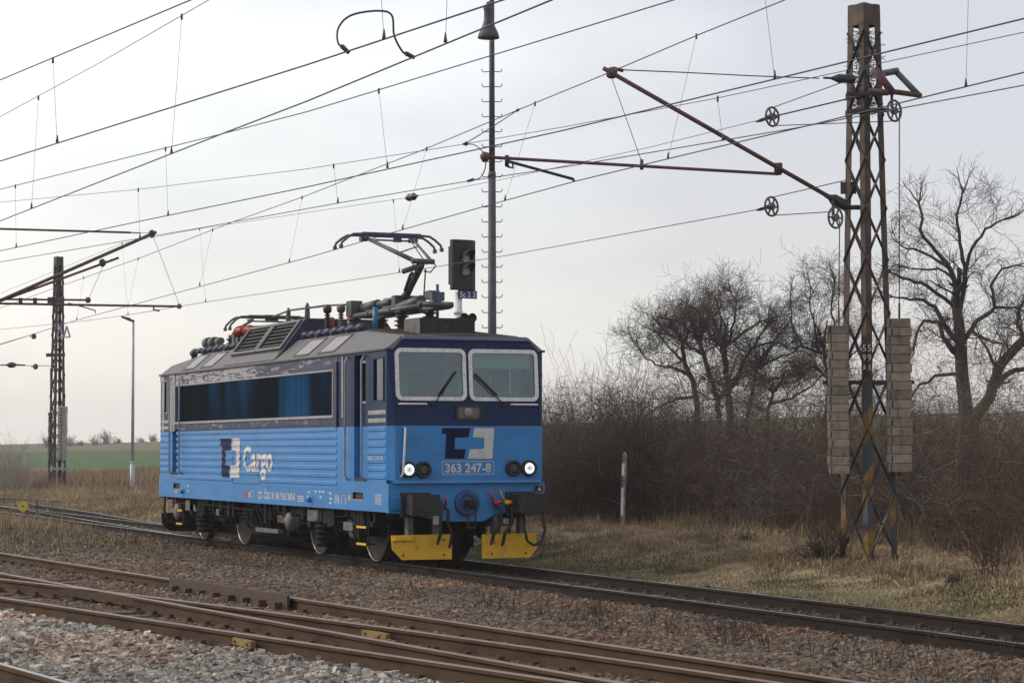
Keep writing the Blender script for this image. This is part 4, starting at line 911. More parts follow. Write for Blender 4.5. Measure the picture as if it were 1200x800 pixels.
m = MB(); pan_head(m, -9.0, 4.93); m.box(-9.22, -9.18, -.1, .2, 4.86, 5.0)
m.tube([(-9.0, -.5, 4.83), (-11.2, -.12, 4.80)], .03, 8); m.tube([(-9.0, .5, 4.83), (-11.2, .12, 4.80)], .03, 8); m.tube([(-11.2, 0, 4.8), (-8.3, 0, 4.70)], .05, 10)
for y in (-.3, .3): m.tube([(-11.3, y, 4.62), (-8.0, y, 4.62)], .035, 8)
m.tube([(-8.0, -.3, 4.62), (-8.0, .3, 4.62)], .05, 8); m.tube([(-11.3, -.3, 4.62), (-11.3, .3, 4.62)], .035, 8)
pr_ = m.build('folded_pantograph', PANTO, LOCO)
for x, y in ((-11.2, -.3), (-11.2, .3), (-8.05, .3)):
    m = MB(); ribins(m, (x, y, 4.22), .38, .11, 4); m.build('insulator', BROWNI, pr_)
# front pantograph, raised
m = MB()
for y in (-.28, .28): m.tube([(-3.0, y, 4.62), (.85, y, 4.61)], .05, 10)
for x in (-3.0, -1.9, -.7, .85): m.tube([(x, -.34, 4.64), (x, .34, 4.64)], .055, 8)
m.tube([(.85, -.28, 4.63), (1.02, 0, 4.63), (.85, .28, 4.63)], .05, 8)
m.tube([(-2.9, -.1, 4.77), (-1.9, -.1, 4.80)], .10, 12); m.tube([(-1.9, -.1, 4.80), (-1.2, -.1, 4.80)], .06, 10); m.tube([(-2.6, .2, 4.75), (-1.0, .2, 4.75)], .06, 10)
m.tube([(-.75, -.12, 4.66), (.45, -.12, 4.74)], .095, 12); m.box(-.9, -.7, -.2, .25, 4.58, 4.9); m.box(.25, .5, .02, .22, 4.76, 4.92); m.box(-3.05, -2.75, -.35, -.12, 4.62, 4.92); m.box(.85, 1.0, -.12, .12, 4.70, 4.86)
pf = m.build('pantograph_base', PANTO, LOCO)
m = MB(); m.tube([(-1.75, 0, 4.84), (-1.2, 0, 4.83), (-.85, 0, 4.84), (-.62, 0, 4.92), (-.38, 0, 5.08), (-.08, 0, 5.26), (.12, 0, 5.38), (.20, 0, 5.46)], [.075, .075, .075, .074, .07, .066, .062, .055], 12)
m.tube([(-.15, .16, 4.82), (.10, .10, 5.34)], .014, 6); m.tube([(-.5, -.08, 4.98), (-.22, -.08, 5.25), (-.12, -.08, 5.28)], .03, 8)
la = m.build('lower_arm', PANTO, LOCO)
m = MB(); m.tube([(.22, -.22, 5.47), (.22, .22, 5.47)], .05, 12); m.tube([(.22, -.02, 5.40), (.14, -.30, 5.30), (.10, -.36, 5.28)], .05, 8)
m.tube([(.2, -.17, 5.48), (-1.55, -.48, 6.04)], [.045, .034], 10); m.tube([(.2, .18, 5.48), (-1.55, .48, 6.04)], [.028, .024], 10)
m.tube([(-.35, -.27, 5.66), (-1.0, .40, 5.87)], .014, 6); m.tube([(.16, .1, 5.42), (-1.45, .40, 6.0)], .012, 6)
for s in (-1, 1): m.tube([(.2, .2*s, 5.5), (.30, .22*s, 5.38), (.24, .14*s, 5.27), (.12, .06*s, 5.30)], .014, 6)
m.build('upper_arm', PANTO, LOCO)
m = MB(); pan_head(m, -1.6, 6.10, drop=.24); m.box(-1.62, -1.58, .10, .26, 5.98, 6.08)
for s in (-.5, .5): m.box(-1.68, -1.52, s-.07, s+.07, 5.98, 6.06)
m.build('collector_head', mat('pan_head_violet', (.085, .075, .13), .5), LOCO)
for x, y in ((-2.75, -.28), (-2.75, .28), (-.15, -.28), (-.15, .28)):
    m = MB(); ribins(m, (x, y, 4.20), .40, .14, 5); m.build('insulator', BROWNI, LOCO)
m = MB(); m.tube([(-.62, -.62, 4.20), (-.62, -.62, 4.66)], .055, 10); m.build('hose_insulator', mat('cyan_hose', (.03, .17, .33), .4), LOCO)
m = MB(); ribins(m, (.95, 0, 4.16), .12, .10, 1); m.tube([(.95, 0, 4.2), (.95, 0, 5.0)], .03, 8); m.tube([(.95, 0, 4.55), (.95, 0, 4.75)], .075, 10); m.build('roof_antenna', mat('antenna_blue', (.04, .07, .17), .5), LOCO)
for x, y, c_ in ((-3.45, -.6, BROWNI), (-3.15, -.42, GREYM)):
    m = MB(); ribins(m, (x, y, 4.2), .50, .065, 9); m.lathe((x, y, 4.70), (0, 0, 1), [(0, .05), (.04, .085), (.12, .09), (.17, .04)], 12); m.build('post_insulator', c_, LOCO)
m = MB()
for q in (0, 1): m.tube([(-3.55+q*.75, -.52+.2*q, 4.25), (-3.45+q*.55, -.52+.2*q, 4.62)], .07, 8)
m.build('red_support', REDI, LOCO)
m = MB(); m.tube([(-8.1, -.25, 4.90), (-6.8, -.3, 4.96), (-3.45, -.6, 4.86)], .022, 8); m.tube([(-3.45, -.6, 4.86), (-2.9, -.2, 4.86)], .02, 8)
for x in (-6.9, -5.2): m.lathe((x, -.3 if x < -6 else -.44, 4.64), (0, 0, 1), [(0, .05), (.08, .06), (.3, .05), (.38, .02)], 10)
m.build('busbar', PANTO, LOCO)
# air unit and horns on the cab roof
m = MB(); m.prism([(1.15, 4.10), (1.95, 4.035), (1.95, 4.33), (1.15, 4.34)], lambda a, b, t: (a, t, b), -.72, .32)
m.cur = 1; m.box(1.951, 1.965, -.70, .30, 4.27, 4.325)
for y in (-.40, -.10, .14): m.box(1.951, 1.963, y, y+.03, 4.05, 4.27)
m.cur = 2; m.add([(1.16, -.722, 4.11), (1.94, -.722, 4.045), (1.94, -.722, 4.32), (1.16, -.722, 4.33)], [(0, 1, 2, 3)])
m.build('roof_air_unit', [BLACK, FRAMEB, mat('unit_panel', (.15, .13, .115), .6, 0, (.07, .06, .053), 6)], LOCO)
for y in (.12, .27):
    m = MB(); m.lathe((1.6, y, 4.345), (1, 0, 0), [(0, .02), (.2, .035), (.3, .06), (.36, .085), (.36, .07), (.30, .04)], 14); m.box(1.7, 1.8, y-.03, y+.03, 4.05, 4.33); m.build('air_horn', BLACK, LOCO)

# running gear
for xc in (-1.6, -9.9):
    m = MB()
    for s in (-1, 1):
        m.prism([(-2.3, .62), (-1.2, .55), (-.9, .48), (.9, .48), (1.2, .55), (2.3, .62), (2.3, .86), (1.1, .80), (.9, .74), (-.9, .74), (-1.1, .80), (-2.3, .86)], lambda a, b, t: (xc+a, t*s, b), 1.02, 1.14)
        for dx in (-1.6, 1.6):
            m.box(xc+dx-.20, xc+dx+.20, *sorted((1.0*s, 1.22*s)), .44, .82)
            m.tube([(xc+dx-.34, 1.12*s, .50), (xc+dx-.34, 1.12*s, .92)], .07, 8); m.tube([(xc+dx+.34, 1.12*s, .50), (xc+dx+.34, 1.12*s, .92)], .07, 8)
            m.box(xc+dx-.68, xc+dx-.62, *sorted((.70*s, .82*s)), .25, .95); m.box(xc+dx+.62, xc+dx+.68, *sorted((.70*s, .82*s)), .25, .95)
        m.box(xc-.9, xc+.9, *sorted((1.14*s, 1.2*s)), .74, .90)
    m.box(xc-2.2, xc+2.2, -.9, .9, .45, .85)
    bg = m.build('bogie', UNDER, LOCO, .01)
    for s in (-1, 1):
        for dx in (-.05,):
            m = MB(); pr = []
            for k in range(4): pr += [(k*.10, .15), (k*.10+.02, .215), (k*.10+.075, .215), (k*.10+.095, .15)]
            m.lathe((xc+dx, 1.22*s, .33), (0, 0, 1), pr, 14); m.tube([(xc+dx, 1.22*s, .20), (xc+dx, 1.22*s, .34)], .19, 12); m.build('coil_spring', UNDER, bg)
    for dx in (-1.6, 1.6):
        for s in (-1, 1):
            m = MB(); m.lathe((xc+dx, .68*s, .625), (0, s, 0), [(0, .65), (.025, .655), (.035, .628), (.135, .622), (.14, .60), (.13, .53)], 40)
            wh = m.build('wheel', TREAD, bg)
            m = MB(); m.tube([(xc+dx+.628*math.cos(t), .817*s, .625+.628*math.sin(t)) for t in np.linspace(0, 2*math.pi, 41)], .011, 6, cap=False); m.build('tyre_edge', STEEL, wh)
            m = MB(); m.lathe((xc+dx, .68*s, .625), (0, s, 0), [(.02, .56), (.13, .55), (.10, .48), (.07, .3), (.10, .18), (.14, .14), (.14, .02)], 32); m.build('wheel_disc', UNDER, wh)
            m = MB(); m.lathe((xc+dx, 1.20*s, .625), (0, s, 0), [(0, .25), (.03, .25), (.10, .20), (.13, .11), (.14, 0.01)], 20); m.build('axle_cover', GREYM if xc+dx == 0 else UNDER, wh)
# under frame boxes
def ubox(p0, p1, Y, depth, mm, name, bev=.01):
    a, b = at(*p0, Y=Y), at(*p1, Y=Y); m = MB(); m.box(min(a[0], b[0]), max(a[0], b[0]), Y, Y+depth, min(a[2], b[2]), max(a[2], b[2])); return m.build(name, mm, LOCO, bev)
ubox((217, 585), (231, 599), -1.38, .35, GREYM, 'sand_box'); ubox((360, 597), (372, 611), -1.40, .35, GREYM, 'sand_box')
ubox((253, 596), (259, 604), -1.38, .2, GREYM, 'junction_box'); ubox((325, 603), (336, 613), -1.38, .25, WOOD, 'junction_box'); ubox((402, 611), (413, 622), -1.38, .25, GREYM, 'junction_box')
for px, py, r_ in ((340, 611, .19), (209, 599, .2)):
    p = at(px, py, Y=-1.35); m = MB(); m.lathe(p, (0, -1, 0), [(-.2, r_*.8), (0, r_), (.05, r_*.9), (.09, r_*.5), (.1, .01)], 24); m.build('air_reservoir_end', GREYM, LOCO)
m = MB(); a, b = at(301, 612, Y=-1.3), at(330, 622, Y=-1.3)
m.hexa([(a[0]+.15, -1.2, .42), (b[0]-.1, -1.2, .42), (b[0]-.1, -.5, .42), (a[0]+.15, -.5, .42), (a[0], -1.35, .82), (b[0], -1.35, .82), (b[0], -.4, .82), (a[0], -.4, .82)])
for k in range(6):
    x = a[0]+.1+k*(b[0]-a[0]-.2)/5; m.hexa([(x, -1.30, .44), (x+.04, -1.30, .44), (x+.04, -1.2, .44), (x, -1.2, .44), (x, -1.42, .80), (x+.04, -1.42, .80), (x+.04, -1.3, .80), (x, -1.3, .80)])
m.build('transformer_sump', UNDER, LOCO)
m = MB(); m.box(a[0]+.1, b[0]-.05, -1.36, -1.24, .36, .44); m.build('sump_rail', GREYM, LOCO)
m = MB()
m.box(-12.6, 1.9, -1.2, 1.2, .80, .945); m.box(-7.4, -4.0, -1.2, 1.2, .30, .82); m.box(-12.4, .9, -.5, .5, .14, .82); m.box(-7.4, -4.0, -.9, -.6, .20, .4)  # low centre boxes added to hide the bright verge and darken the underside
for i in range(44):
    x = random.uniform(-12.5, 1.6); z = random.uniform(.55, .85); m.box(x, x+random.uniform(.05, .3), -1.38, -1.1, z, .94)
for i in range(26):
    x = random.uniform(-12.5, 1.2); m.tube([(x, -1.33, .94), (x+.02, -1.33, random.uniform(.45, .7)), (x+random.uniform(-.3, .3), -1.25, random.uniform(.3, .5))], .018, 6)
for z, y in ((.80, -1.36), (.70, -1.30), (.62, -1.26)): m.tube([(-12.3, y, z), (-9, y, z+.02), (-5, y, z-.03), (.3, y, z)], .016, 6)
m.build('underframe', UNDER, LOCO)
for f in (lambda x: x, MX):
    for s in (-1, 1):
        m = MB(); xa, xb = sorted((f(.58), f(1.08)))
        for x in (xa, xb): m.bar((x, 1.36*s, .94), (x, 1.36*s, .33), .05, .02, (0, 1, 0))
        for z in (.66, .36): m.box(xa, xb, *sorted((1.20*s, 1.40*s)), z-.02, z)
        m.cur = 1
        for z in (.66, .36): m.box(xa, xb, *sorted((1.40*s, 1.412*s)), z-.035, z+.005)
        m.build('boarding_steps', [UNDER, YELL], LOCO)
m = MB(); m.tube([(MX(2.3), -1.35, .95), (MX(2.33), -1.36, .6), (MX(2.28), -1.3, .38), (MX(2.15), -1.1, .3)], .03, 8); m.build('brake_hose', BLACK, LOCO)
# ------------------------------------------------------------------ catenary mast at the right
MP = at(1018, 655, Z=.2); MD = proj(MP)[2]
PXM = FPX/MD
tw = _c-MP; tw[2] = 0; tw /= np.linalg.norm(tw); pr = np.array([-tw[1], tw[0], 0])    # towards the road side / across
def leg_dirs(): return [tw, pr, -tw, -pr]
def lattice(m_legs, m_br, base, h, Rb, Rt, name, label, group, nz, stripes=None, cap=.36, zoff=-.3, flange=.10, brw=.05):
    T = thing(name, label, 'catenary mast', base, group)
    base = np.array(base, float)
    def corner(k, z): 
        r = Rb+(Rt-Rb)*z/h; return base+leg_dirs()[k]*r+np.array([0, 0, z])
    for k in range(4):
        m = MB(); a, b = leg_dirs()[(k+1) % 4]-leg_dirs()[k], leg_dirs()[(k-1) % 4]-leg_dirs()[k]; a /= np.linalg.norm(a); b /= np.linalg.norm(b)
        p0, p1 = corner(k, zoff), corner(k, h)
        for d, e_ in ((a, b), (b, a)):
            off = e_*.006
            m.hexa([p0, p0+d*flange, p0+d*flange+e_*.012, p0+e_*.012, p1, p1+d*flange, p1+d*flange+e_*.012, p1+e_*.012])
        m.build('leg', m_legs, T)
    m = MB()
    zs = [0.02]; 
    for i in range(nz): zs.append(zs[-1]+1-.42*i/nz)
    zs = np.array(zs)/zs[-1]*(h-cap-.1)
    for k in range(4):
        q = (k+1) % 4
        n_ = np.cross(leg_dirs()[q]-leg_dirs()[k], (0, 0, 1)); n_ /= np.linalg.norm(n_)
        for i in range(nz):
            for (ka, kb, o) in ((k, q, .004), (q, k, -.010)):
                m.bar(corner(ka, zs[i])+n_*o, corner(kb, zs[i+1])+n_*o, .010, brw, n_)
    m.build('lattice_bracing', m_br, T)
    m = MB()
    for k in range(4):
        q = (k+1) % 4; n_ = np.cross(leg_dirs()[q]-leg_dirs()[k], (0, 0, 1)); n_ /= np.linalg.norm(n_)
        a, b, c2, d = corner(k, h-cap), corner(q, h-cap), corner(q, h-.01), corner(k, h-.01); o = n_*.014
        m.hexa([a-o, b-o, b+o*.4, a+o*.4, d-o, c2-o, c2+o*.4, d+o*.4])
    m.build('head_plate', m_legs, T)
    return T, corner
def stripe_mat():
    m = bpy.data.materials.new('striped_leg'); m.use_nodes = True; n = m.node_tree.nodes; l = m.node_tree.links; b = n['Principled BSDF']; b.inputs['Roughness'].default_value = .7
    t = nd(n, 'ShaderNodeTexCoord'); s = nd(n, 'ShaderNodeSeparateXYZ'); l.new(t.outputs['Object'], s.inputs[0])
    dt = nd(n, 'ShaderNodeVectorMath', operation='DOT_PRODUCT'); l.new(t.outputs['Object'], dt.inputs[0]); dt.inputs[1].default_value = tuple(pr)
    f0 = float(np.dot(MP, pr))
    a = nd(n, 'ShaderNodeMath', operation='MULTIPLY_ADD'); a.inputs[1].default_value = -1.4; l.new(dt.outputs['Value'], a.inputs[0]); l.new(s.outputs['Z'], a.inputs[2])
    a2 = nd(n, 'ShaderNodeMath', operation='ADD'); a2.inputs[1].default_value = 1.4*f0-.2+20*.98; l.new(a.outputs[0], a2.inputs[0])
    md = nd(n, 'ShaderNodeMath', operation='FRACT'); dv = nd(n, 'ShaderNodeMath', operation='DIVIDE'); dv.inputs[1].default_value = .98; l.new(a2.outputs[0], dv.inputs[0]); l.new(dv.outputs[0], md.inputs[0])
    gt = nd(n, 'ShaderNodeMath', operation='GREATER_THAN'); gt.inputs[1].default_value = .5; l.new(md.outputs[0], gt.inputs[0])
    nz_ = nd(n, 'ShaderNodeTexNoise'); nz_.inputs['Scale'].default_value = 5; nz_.inputs['Detail'].default_value = 8; l.new(t.outputs['Object'], nz_.inputs['Vector'])
    def mixc(f, A, B):
        q = nd(n, 'ShaderNodeMix', data_type='RGBA'); 
        if isinstance(f, float): q.inputs['Factor'].default_value = f
        else: l.new(f, q.inputs['Factor'])
        for k, v in (('A', A), ('B', B)):
            if isinstance(v, tuple): q.inputs[k].default_value = (*v, 1)
            else: l.new(v, q.inputs[k])
        return q.outputs['Result']
    paint = mixc(gt.outputs[0], (.23, .130, .030), (.055, .063, .072))
    rr = nd(n, 'ShaderNodeMapRange'); rr.inputs['From Min'].default_value = .48; rr.inputs['From Max'].default_value = .68; l.new(nz_.outputs['Fac'], rr.inputs['Value'])
    paint = mixc(rr.outputs[0], paint, (.075, .055, .040))
    r2_ = nd(n, 'ShaderNodeMapRange'); r2_.inputs['From Min'].default_value = .38; r2_.inputs['From Max'].default_value = .64; l.new(nz_.outputs['Fac'], r2_.inputs['Value'])
    rust = mixc(r2_.outputs[0], (.042, .034, .034), (.115, .066, .040))
    up = nd(n, 'ShaderNodeMath', operation='GREATER_THAN'); up.inputs[1].default_value = 3.05; l.new(s.outputs['Z'], up.inputs[0])
    l.new(mixc(up.outputs[0], paint, rust), b.inputs['Base Color'])
    return m
HM = (655-1)/PXM
mastR, cornR = lattice(stripe_mat(), DARKST, tuple(MP), HM, 33.5/PXM, 18.5/PXM, 'catenary_mast', 'rusty lattice mast with faded yellow and grey stripes at its foot', 'catenary masts', 10, flange=.125)
lettering('mast_number', '5', lambda u, v: tuple(cornR(0, 3.42+.105*v)-tw*(.012+.035*u*1.0)+pr*(.014+.055*u)+tw*.03), LOGOW, mastR)
lettering('mast_number', '9', lambda u, v: tuple(cornR(0, 3.26+.105*v)-tw*(.012+.035*u)+pr*(.014+.055*u)+tw*.03), LOGOW, mastR)
lettering('mast_number', 'A', lambda u, v: tuple(cornR(0, 3.10+.105*v)-tw*(.012+.035*u)+pr*(.014+.055*u)+tw*.03), LOGOW, mastR)
for tx, zz in (('5', 3.42), ('9', 3.26), ('A', 3.10)):
    lettering('mast_number', tx, lambda u, v: tuple(cornR(0, zz+.105*v)-tw*(.012+.035*(1-u))-pr*(.014+.055*(1-u))+tw*.03), LOGOW, mastR)
m = MB(); zc = (655-448)/PXM
m.bar(cornR(3, zc)+tw*.2-pr*.32, cornR(1, zc)+tw*.2+pr*.36, .05, .06); m.bar(cornR(3, zc)-tw*.1-pr*.32, cornR(1, zc)-tw*.1+pr*.36, .05, .06); m.build('guide_rail', DARKST, mastR)
m = MB(); p = cornR(3, (655-218)/PXM); m.obox(p+pr*.05, pr*.13, tw*.02, (0, 0, .10)); m.build('anchor_plate', DARKST, mastR)
m = MB(); zb = (655-110)/PXM
for z in (zb, zb-.28): m.bar(cornR(0, z)+tw*.02-pr*.3, cornR(1, z)+tw*.3+pr*.1, .06, .07); m.bar(cornR(3, z)+tw*.03, cornR(0, z)+tw*.03, .06, .08)
m.build('clamp_band', DARKST, mastR)
m = MB(); p = cornR(0, .55); m.obox(p+tw*.05-pr*.12, pr*.22, tw*.03, (0, 0, .03)); m.obox(p+tw*.05-pr*.28, pr*.05, tw*.05, (0, 0, .06)); m.tube([p+tw*.06-pr*.28, p+tw*.1-pr*.30-np.array([0, 0, .4]), p+tw*.3-pr*.6-np.array([0, 0, .72])], .012, 6); m.build('earthing_clamp', DARKST, mastR)
# the birds' nest of twigs in its head
nest0, nest1 = [], []
for i in range(420):
    z = HM-.45-random.random()*1.35; a = random.uniform(0, 6.28); rr = random.uniform(0, .2); p = MP+np.array([math.cos(a)*rr, math.sin(a)*rr, z]); d = rng.normal(0, 1, 3)*[1, 1, .5]; d /= np.linalg.norm(d); q = random.uniform(.08, .26)
    nest0.append(p-d*q); nest1.append(p+d*q)
nest = segs_mesh('bird_nest', nest0, nest1, np.full(420, .006), np.full(420, .003), 3, WOOD); tag(nest, 'twiggy bird nests wedged in the head of the rusty lattice mast', 'nest')
# bracket for the right weight and its wheel
brk = thing('pulley_bracket', 'bent rusty bracket near the top of the lattice mast', 'bracket', tuple(at(1045, 105, D=MD)), None)
m = MB(); D_ = MD-.35
m.tube([at(1024, 80, D=D_), at(1048, 111, D=D_)], .065, 8); m.build('strut', BOOM, brk)
m = MB(); m.tube([at(1049, 83, D=MD-.1), at(1078, 113, D=D_+.2)], .05, 8); m.tube([at(1036, 86, D=MD-.2), at(1052, 83, D=MD-.1)], .055, 8); m.build('strut', GREYM, brk)
m = MB(); m.tube([at(1018, 107, D=D_), at(1050, 108, D=D_), at(1079, 112, D=D_+.2)], .045, 8); m.build('strut', RUST, brk)
def pulley(px, py, D, r_, label, ax):
    p = at(px, py, D=D); T = thing('tension_pulley', label, 'pulley', tuple(p), 'tension pulleys of the wires')
    ax = np.array(ax, float); ax /= np.linalg.norm(ax); a = np.cross(ax, (0, 0, 1)); a /= np.linalg.norm(a); b = np.cross(ax, a)
    m = MB(); rim = [p+r_*(math.cos(t)*a+math.sin(t)*b) for t in np.linspace(0, 2*math.pi, 25)]; m.tube(rim, .019, 8, cap=False); m.build('rim', GREYM, T)
    m = MB(); m.lathe(p-ax*.04, ax, [(0, .06), (.08, .06)], 12)
    for k in range(6): t = k*math.pi/3; m.bar(p, p+r_*(math.cos(t)*a+math.sin(t)*b), .03, .015, ax)
    m.build('spokes', GREYM, T)
    m = MB(); m.bar(p-ax*.05, p-ax*.05+np.array([0, 0, r_+.12]), .05, .02, ax); m.build('hanger', DARKST, T) if D < MD else None
    return p, T
axp = (tw*.65+pr*.75)
pR, _ = pulley(1048, 130, MD-.2, .17, 'pulley hanging under the bent bracket on the lattice mast', axp)
pL, _ = pulley(979, 255, MD-.2, .17, 'pulley hanging beside the foot of the sloping boom', axp)
pU, _ = pulley(905, 137, MD, .155, 'free pulley on the upper tensioned wire left of the mast', axp)
pV, _ = pulley(904, 242, MD, .155, 'free pulley on the lower tensioned wire below the horizontal tube', axp)
def weights(px, py0, py1, D, wpx, label, top):
    p0 = at(px, py1, D=D); p1 = at(px, py0, D=D); s_ = wpx/FPX*D/2
    T = thing('weight_stack', label, 'weights', tuple(p0), 'concrete tension weights'); n = 17; hh = (p1[2]-p0[2])/n
    for k in range(n):
        z = p0[2]+k*hh; j = random.uniform(-.012, .012); a = pr*(s_+random.uniform(-.006, .006)); b = tw*s_
        c_ = np.array([p0[0], p0[1], z+hh/2])+pr*j
        m = MB(); q = pr*(.028 if k % 2 else -.0); q2 = random.uniform(-.035, .035); a = a*math.cos(q2)+tw*s_*math.sin(q2); b = b*math.cos(q2)-pr*s_*math.sin(q2); m.obox(c_, a, b*.94, (0, 0, hh*.485)); m.cur = 1; m.obox(c_-a*.72+q, pr*.012, b*.95, (0, 0, hh*.40)); m.cur = 0; m.obox(c_-a*.86+q*.5, a*.12-pr*.0, b*.985, (0, 0, hh*.44)); m.obox(c_+a*.20+q*.5, a*.80, b*.995, (0, 0, hh*.47)); m.build('weight', [CONC, UNDER], T, .008)
    m = MB(); m.tube([(p0[0], p0[1], p0[2]-.05), (p1[0], p1[1], p1[2]+.25)], .02, 6); m.tube([(p1[0], p1[1], p1[2]+.2), (top[0], top[1], top[2])], .010, 5); m.build('hanging_rod', DARKST, T)
weights(1054, 373, 553, MD-.15, 28, 'tall stack of concrete weights on the right of the rusty mast', at(1054, 131, D=MD-.15))
weights(983, 381, 555, MD-.15, 24, 'tall stack of concrete weights behind the left leg of the rusty mast', at(984, 258, D=MD-.15))
# cantilever over the main track
XM = MP[0]
def A6(x, y): return at(x, y, X=XM)
ct = thing('cantilever_arm', 'long rusty cantilever reaching from the striped mast over the main track', 'cantilever', tuple(A6(990, 240)))
m = MB(); m.tube([A6(974, 232), A6(707, 80)], .036, 10); m.build('boom', BOOM, ct)
m = MB(); a, b = A6(995, 243), A6(972, 231); d = b-a; L_ = np.linalg.norm(d); m.lathe(a, d, [(0, .05)]+[(L_*(.12+.1*k+q), .095 if q else .07) for k in range(7) for q in (0, .05)]+[(L_, .045), (L_*1.2, .04)], 14); m.tube([A6(1008, 243), a], .04, 8); m.build('insulator', INSUL, ct)
m = MB(); m.tube([A6(912, 204), A6(568, 184)], .026, 10); m.lathe(A6(573, 184), A6(560, 183)-A6(573, 184), [(0, .03), (.02, .07), (.10, .08), (.14, .03)], 12); m.build('registration_tube', BOOM, ct)
m = MB(); m.lathe(A6(912, 197), (0, 0, 1), [(-.08, .07), (.08, .07)], 10); m.box(XM-.03, XM+.03, A6(912, 197)[1]-.05, A6(912, 197)[1]+.05, A6(912, 205)[2], A6(912, 196)[2]); m.build('clamp', DARKST, ct)
m = MB(); m.tube([A6(595, 189), A6(672, 210)], .024, 8); m.tube([A6(594, 182), A6(594, 195)], .035, 8); m.tube([A6(594, 195), A6(601, 197), A6(601, 189)], .018, 6); m.tube([A6(672, 210), A6(673, 213)], .02, 6); m.build('steady_arm', NAVYD, ct)
m = MB(); m.lathe(A6(717, 86), (0, 0, 1), [(-.08, .05), (-.05, .09), (.05, .09), (.09, .05)], 10); m.tube([A6(718, 80), A6(730, 83)], .03, 8); m.build('saddle', RUST, ct)
m = MB(); m.tube([A6(717, 92), A6(752, 190)], .006, 5); m.tube([A6(752, 187), A6(752, 199)], .03, 8); m.build('hanger', WIREM, ct)
m = MB(); a = at(972, 94, D=MD-.1); m.tube([A6(727, 82), A6(800, 85), A6(880, 89), at(960, 92, D=MD-.1)], .010, 6); m.build('tie_wire', WIREM, ct)
m = MB(); a, b = at(1002, 93, D=MD-.1), at(980, 92, D=MD-.1); d = b-a; L_ = np.linalg.norm(d); m.lathe(a, d, [(0, .06)]+[(L_*(.1+.11*k+q), .085 if q else .065) for k in range(7) for q in (0, .05)]+[(L_, .06), (L_*1.3, .02), (L_*1.7, .02)], 12); m.build('tie_insulator', INSUL, ct)
for (p, q0, q1) in ((pU, (1003, 93), (1003, 135)), (pV, (992, 206), (975, 232))):
    pass
# ------------------------------------------------------------------ overhead lines
CON = {'d': [(0, 189), (360, 76), (590, 0)], 'c': [(0, 259), (260, 157), (360, 118.6), (647, 0)], 'b': [(0, 294), (170, 258), (360, 219), (660, 153), (1200, 22)],
       'e': [(0, 307), (230, 268), (396, 238), (550, 212), (660, 196), (928, 151), (1200, 100)], 'a': [(0, 404), (90, 375), (200, 345), (367, 300), (472, 269), (592, 235), (672, 213), (800, 182), (940, 149), (1200, 85)],
       'f': [(0, 386), (90, 377), (150, 369), (240, 354), (420, 327), (590, 300), (886, 246)]}
MES = {'d': [(0, 94), (224, 0)], 'c': [(0, 137), (120, 72), (245, 0)], 'b': [(0, 222), (260, 157), (360, 131), (790, 0)], 'e': [(0, 237), (162, 222), (360, 198), (544, 169), (660, 149), (841, 115), (1000, 81), (1200, 38)],
       'a': [(0, 361), (57, 340), (162, 303), (276, 259), (357, 230), (500, 174), (607, 129), (717, 84), (816, 42), (920, 0)], 'f': [(0, 344), (143, 285), (234, 268), (360, 249), (482, 231), (590, 210), (760, 173), (885, 142)]}
DRP = {'d': [((62, 70), (67, 167)), ((441, -95), (450, 46))], 'c': [((45, 114), (37, 244)), ((213, 19), (201, 180)), ((529, -140), (522, 50))],
       'b': [((18, 218), (19, 290)), ((194, 174), (197, 253)), ((444, 106), (454, 197)), ((893, -31), (908, 93))], 'e': [((162, 222), (164, 279)), ((391, 194), (396, 238)), ((841, 115), (847, 165))],
       'a': [((98, 325), (90, 375)), ((162, 303), (150, 360)), ((249, 269), (234, 335)), ((354, 231), (339, 308)), ((500, 174), (472, 269)), ((627, 121), (592, 235)), ((816, 42), (783, 186)), ((1137, -90), (1132, 102))],
       'f': [((143, 285), (150, 369)), ((234, 268), (241, 354)), ((461, 235), (468, 319))]}
ZC = {'d': 6.1, 'c': 6.1, 'b': 6.1, 'e': 6.2, 'a': None, 'f': None}
LBL = {'d': 'heavy overhead wire pair crossing the upper left of the sky', 'c': 'overhead wire pair that climbs most steeply out of the top edge', 'b': 'overhead wire pair passing over the raised pantograph and across the mast head',
       'e': 'thin overhead wire pair running behind the insulators of the mast', 'a': 'overhead wire pair of the main track touching the raised pantograph', 'f': 'tensioned wire pair that ends at the two free pulleys beside the mast'}
wire_at = {}
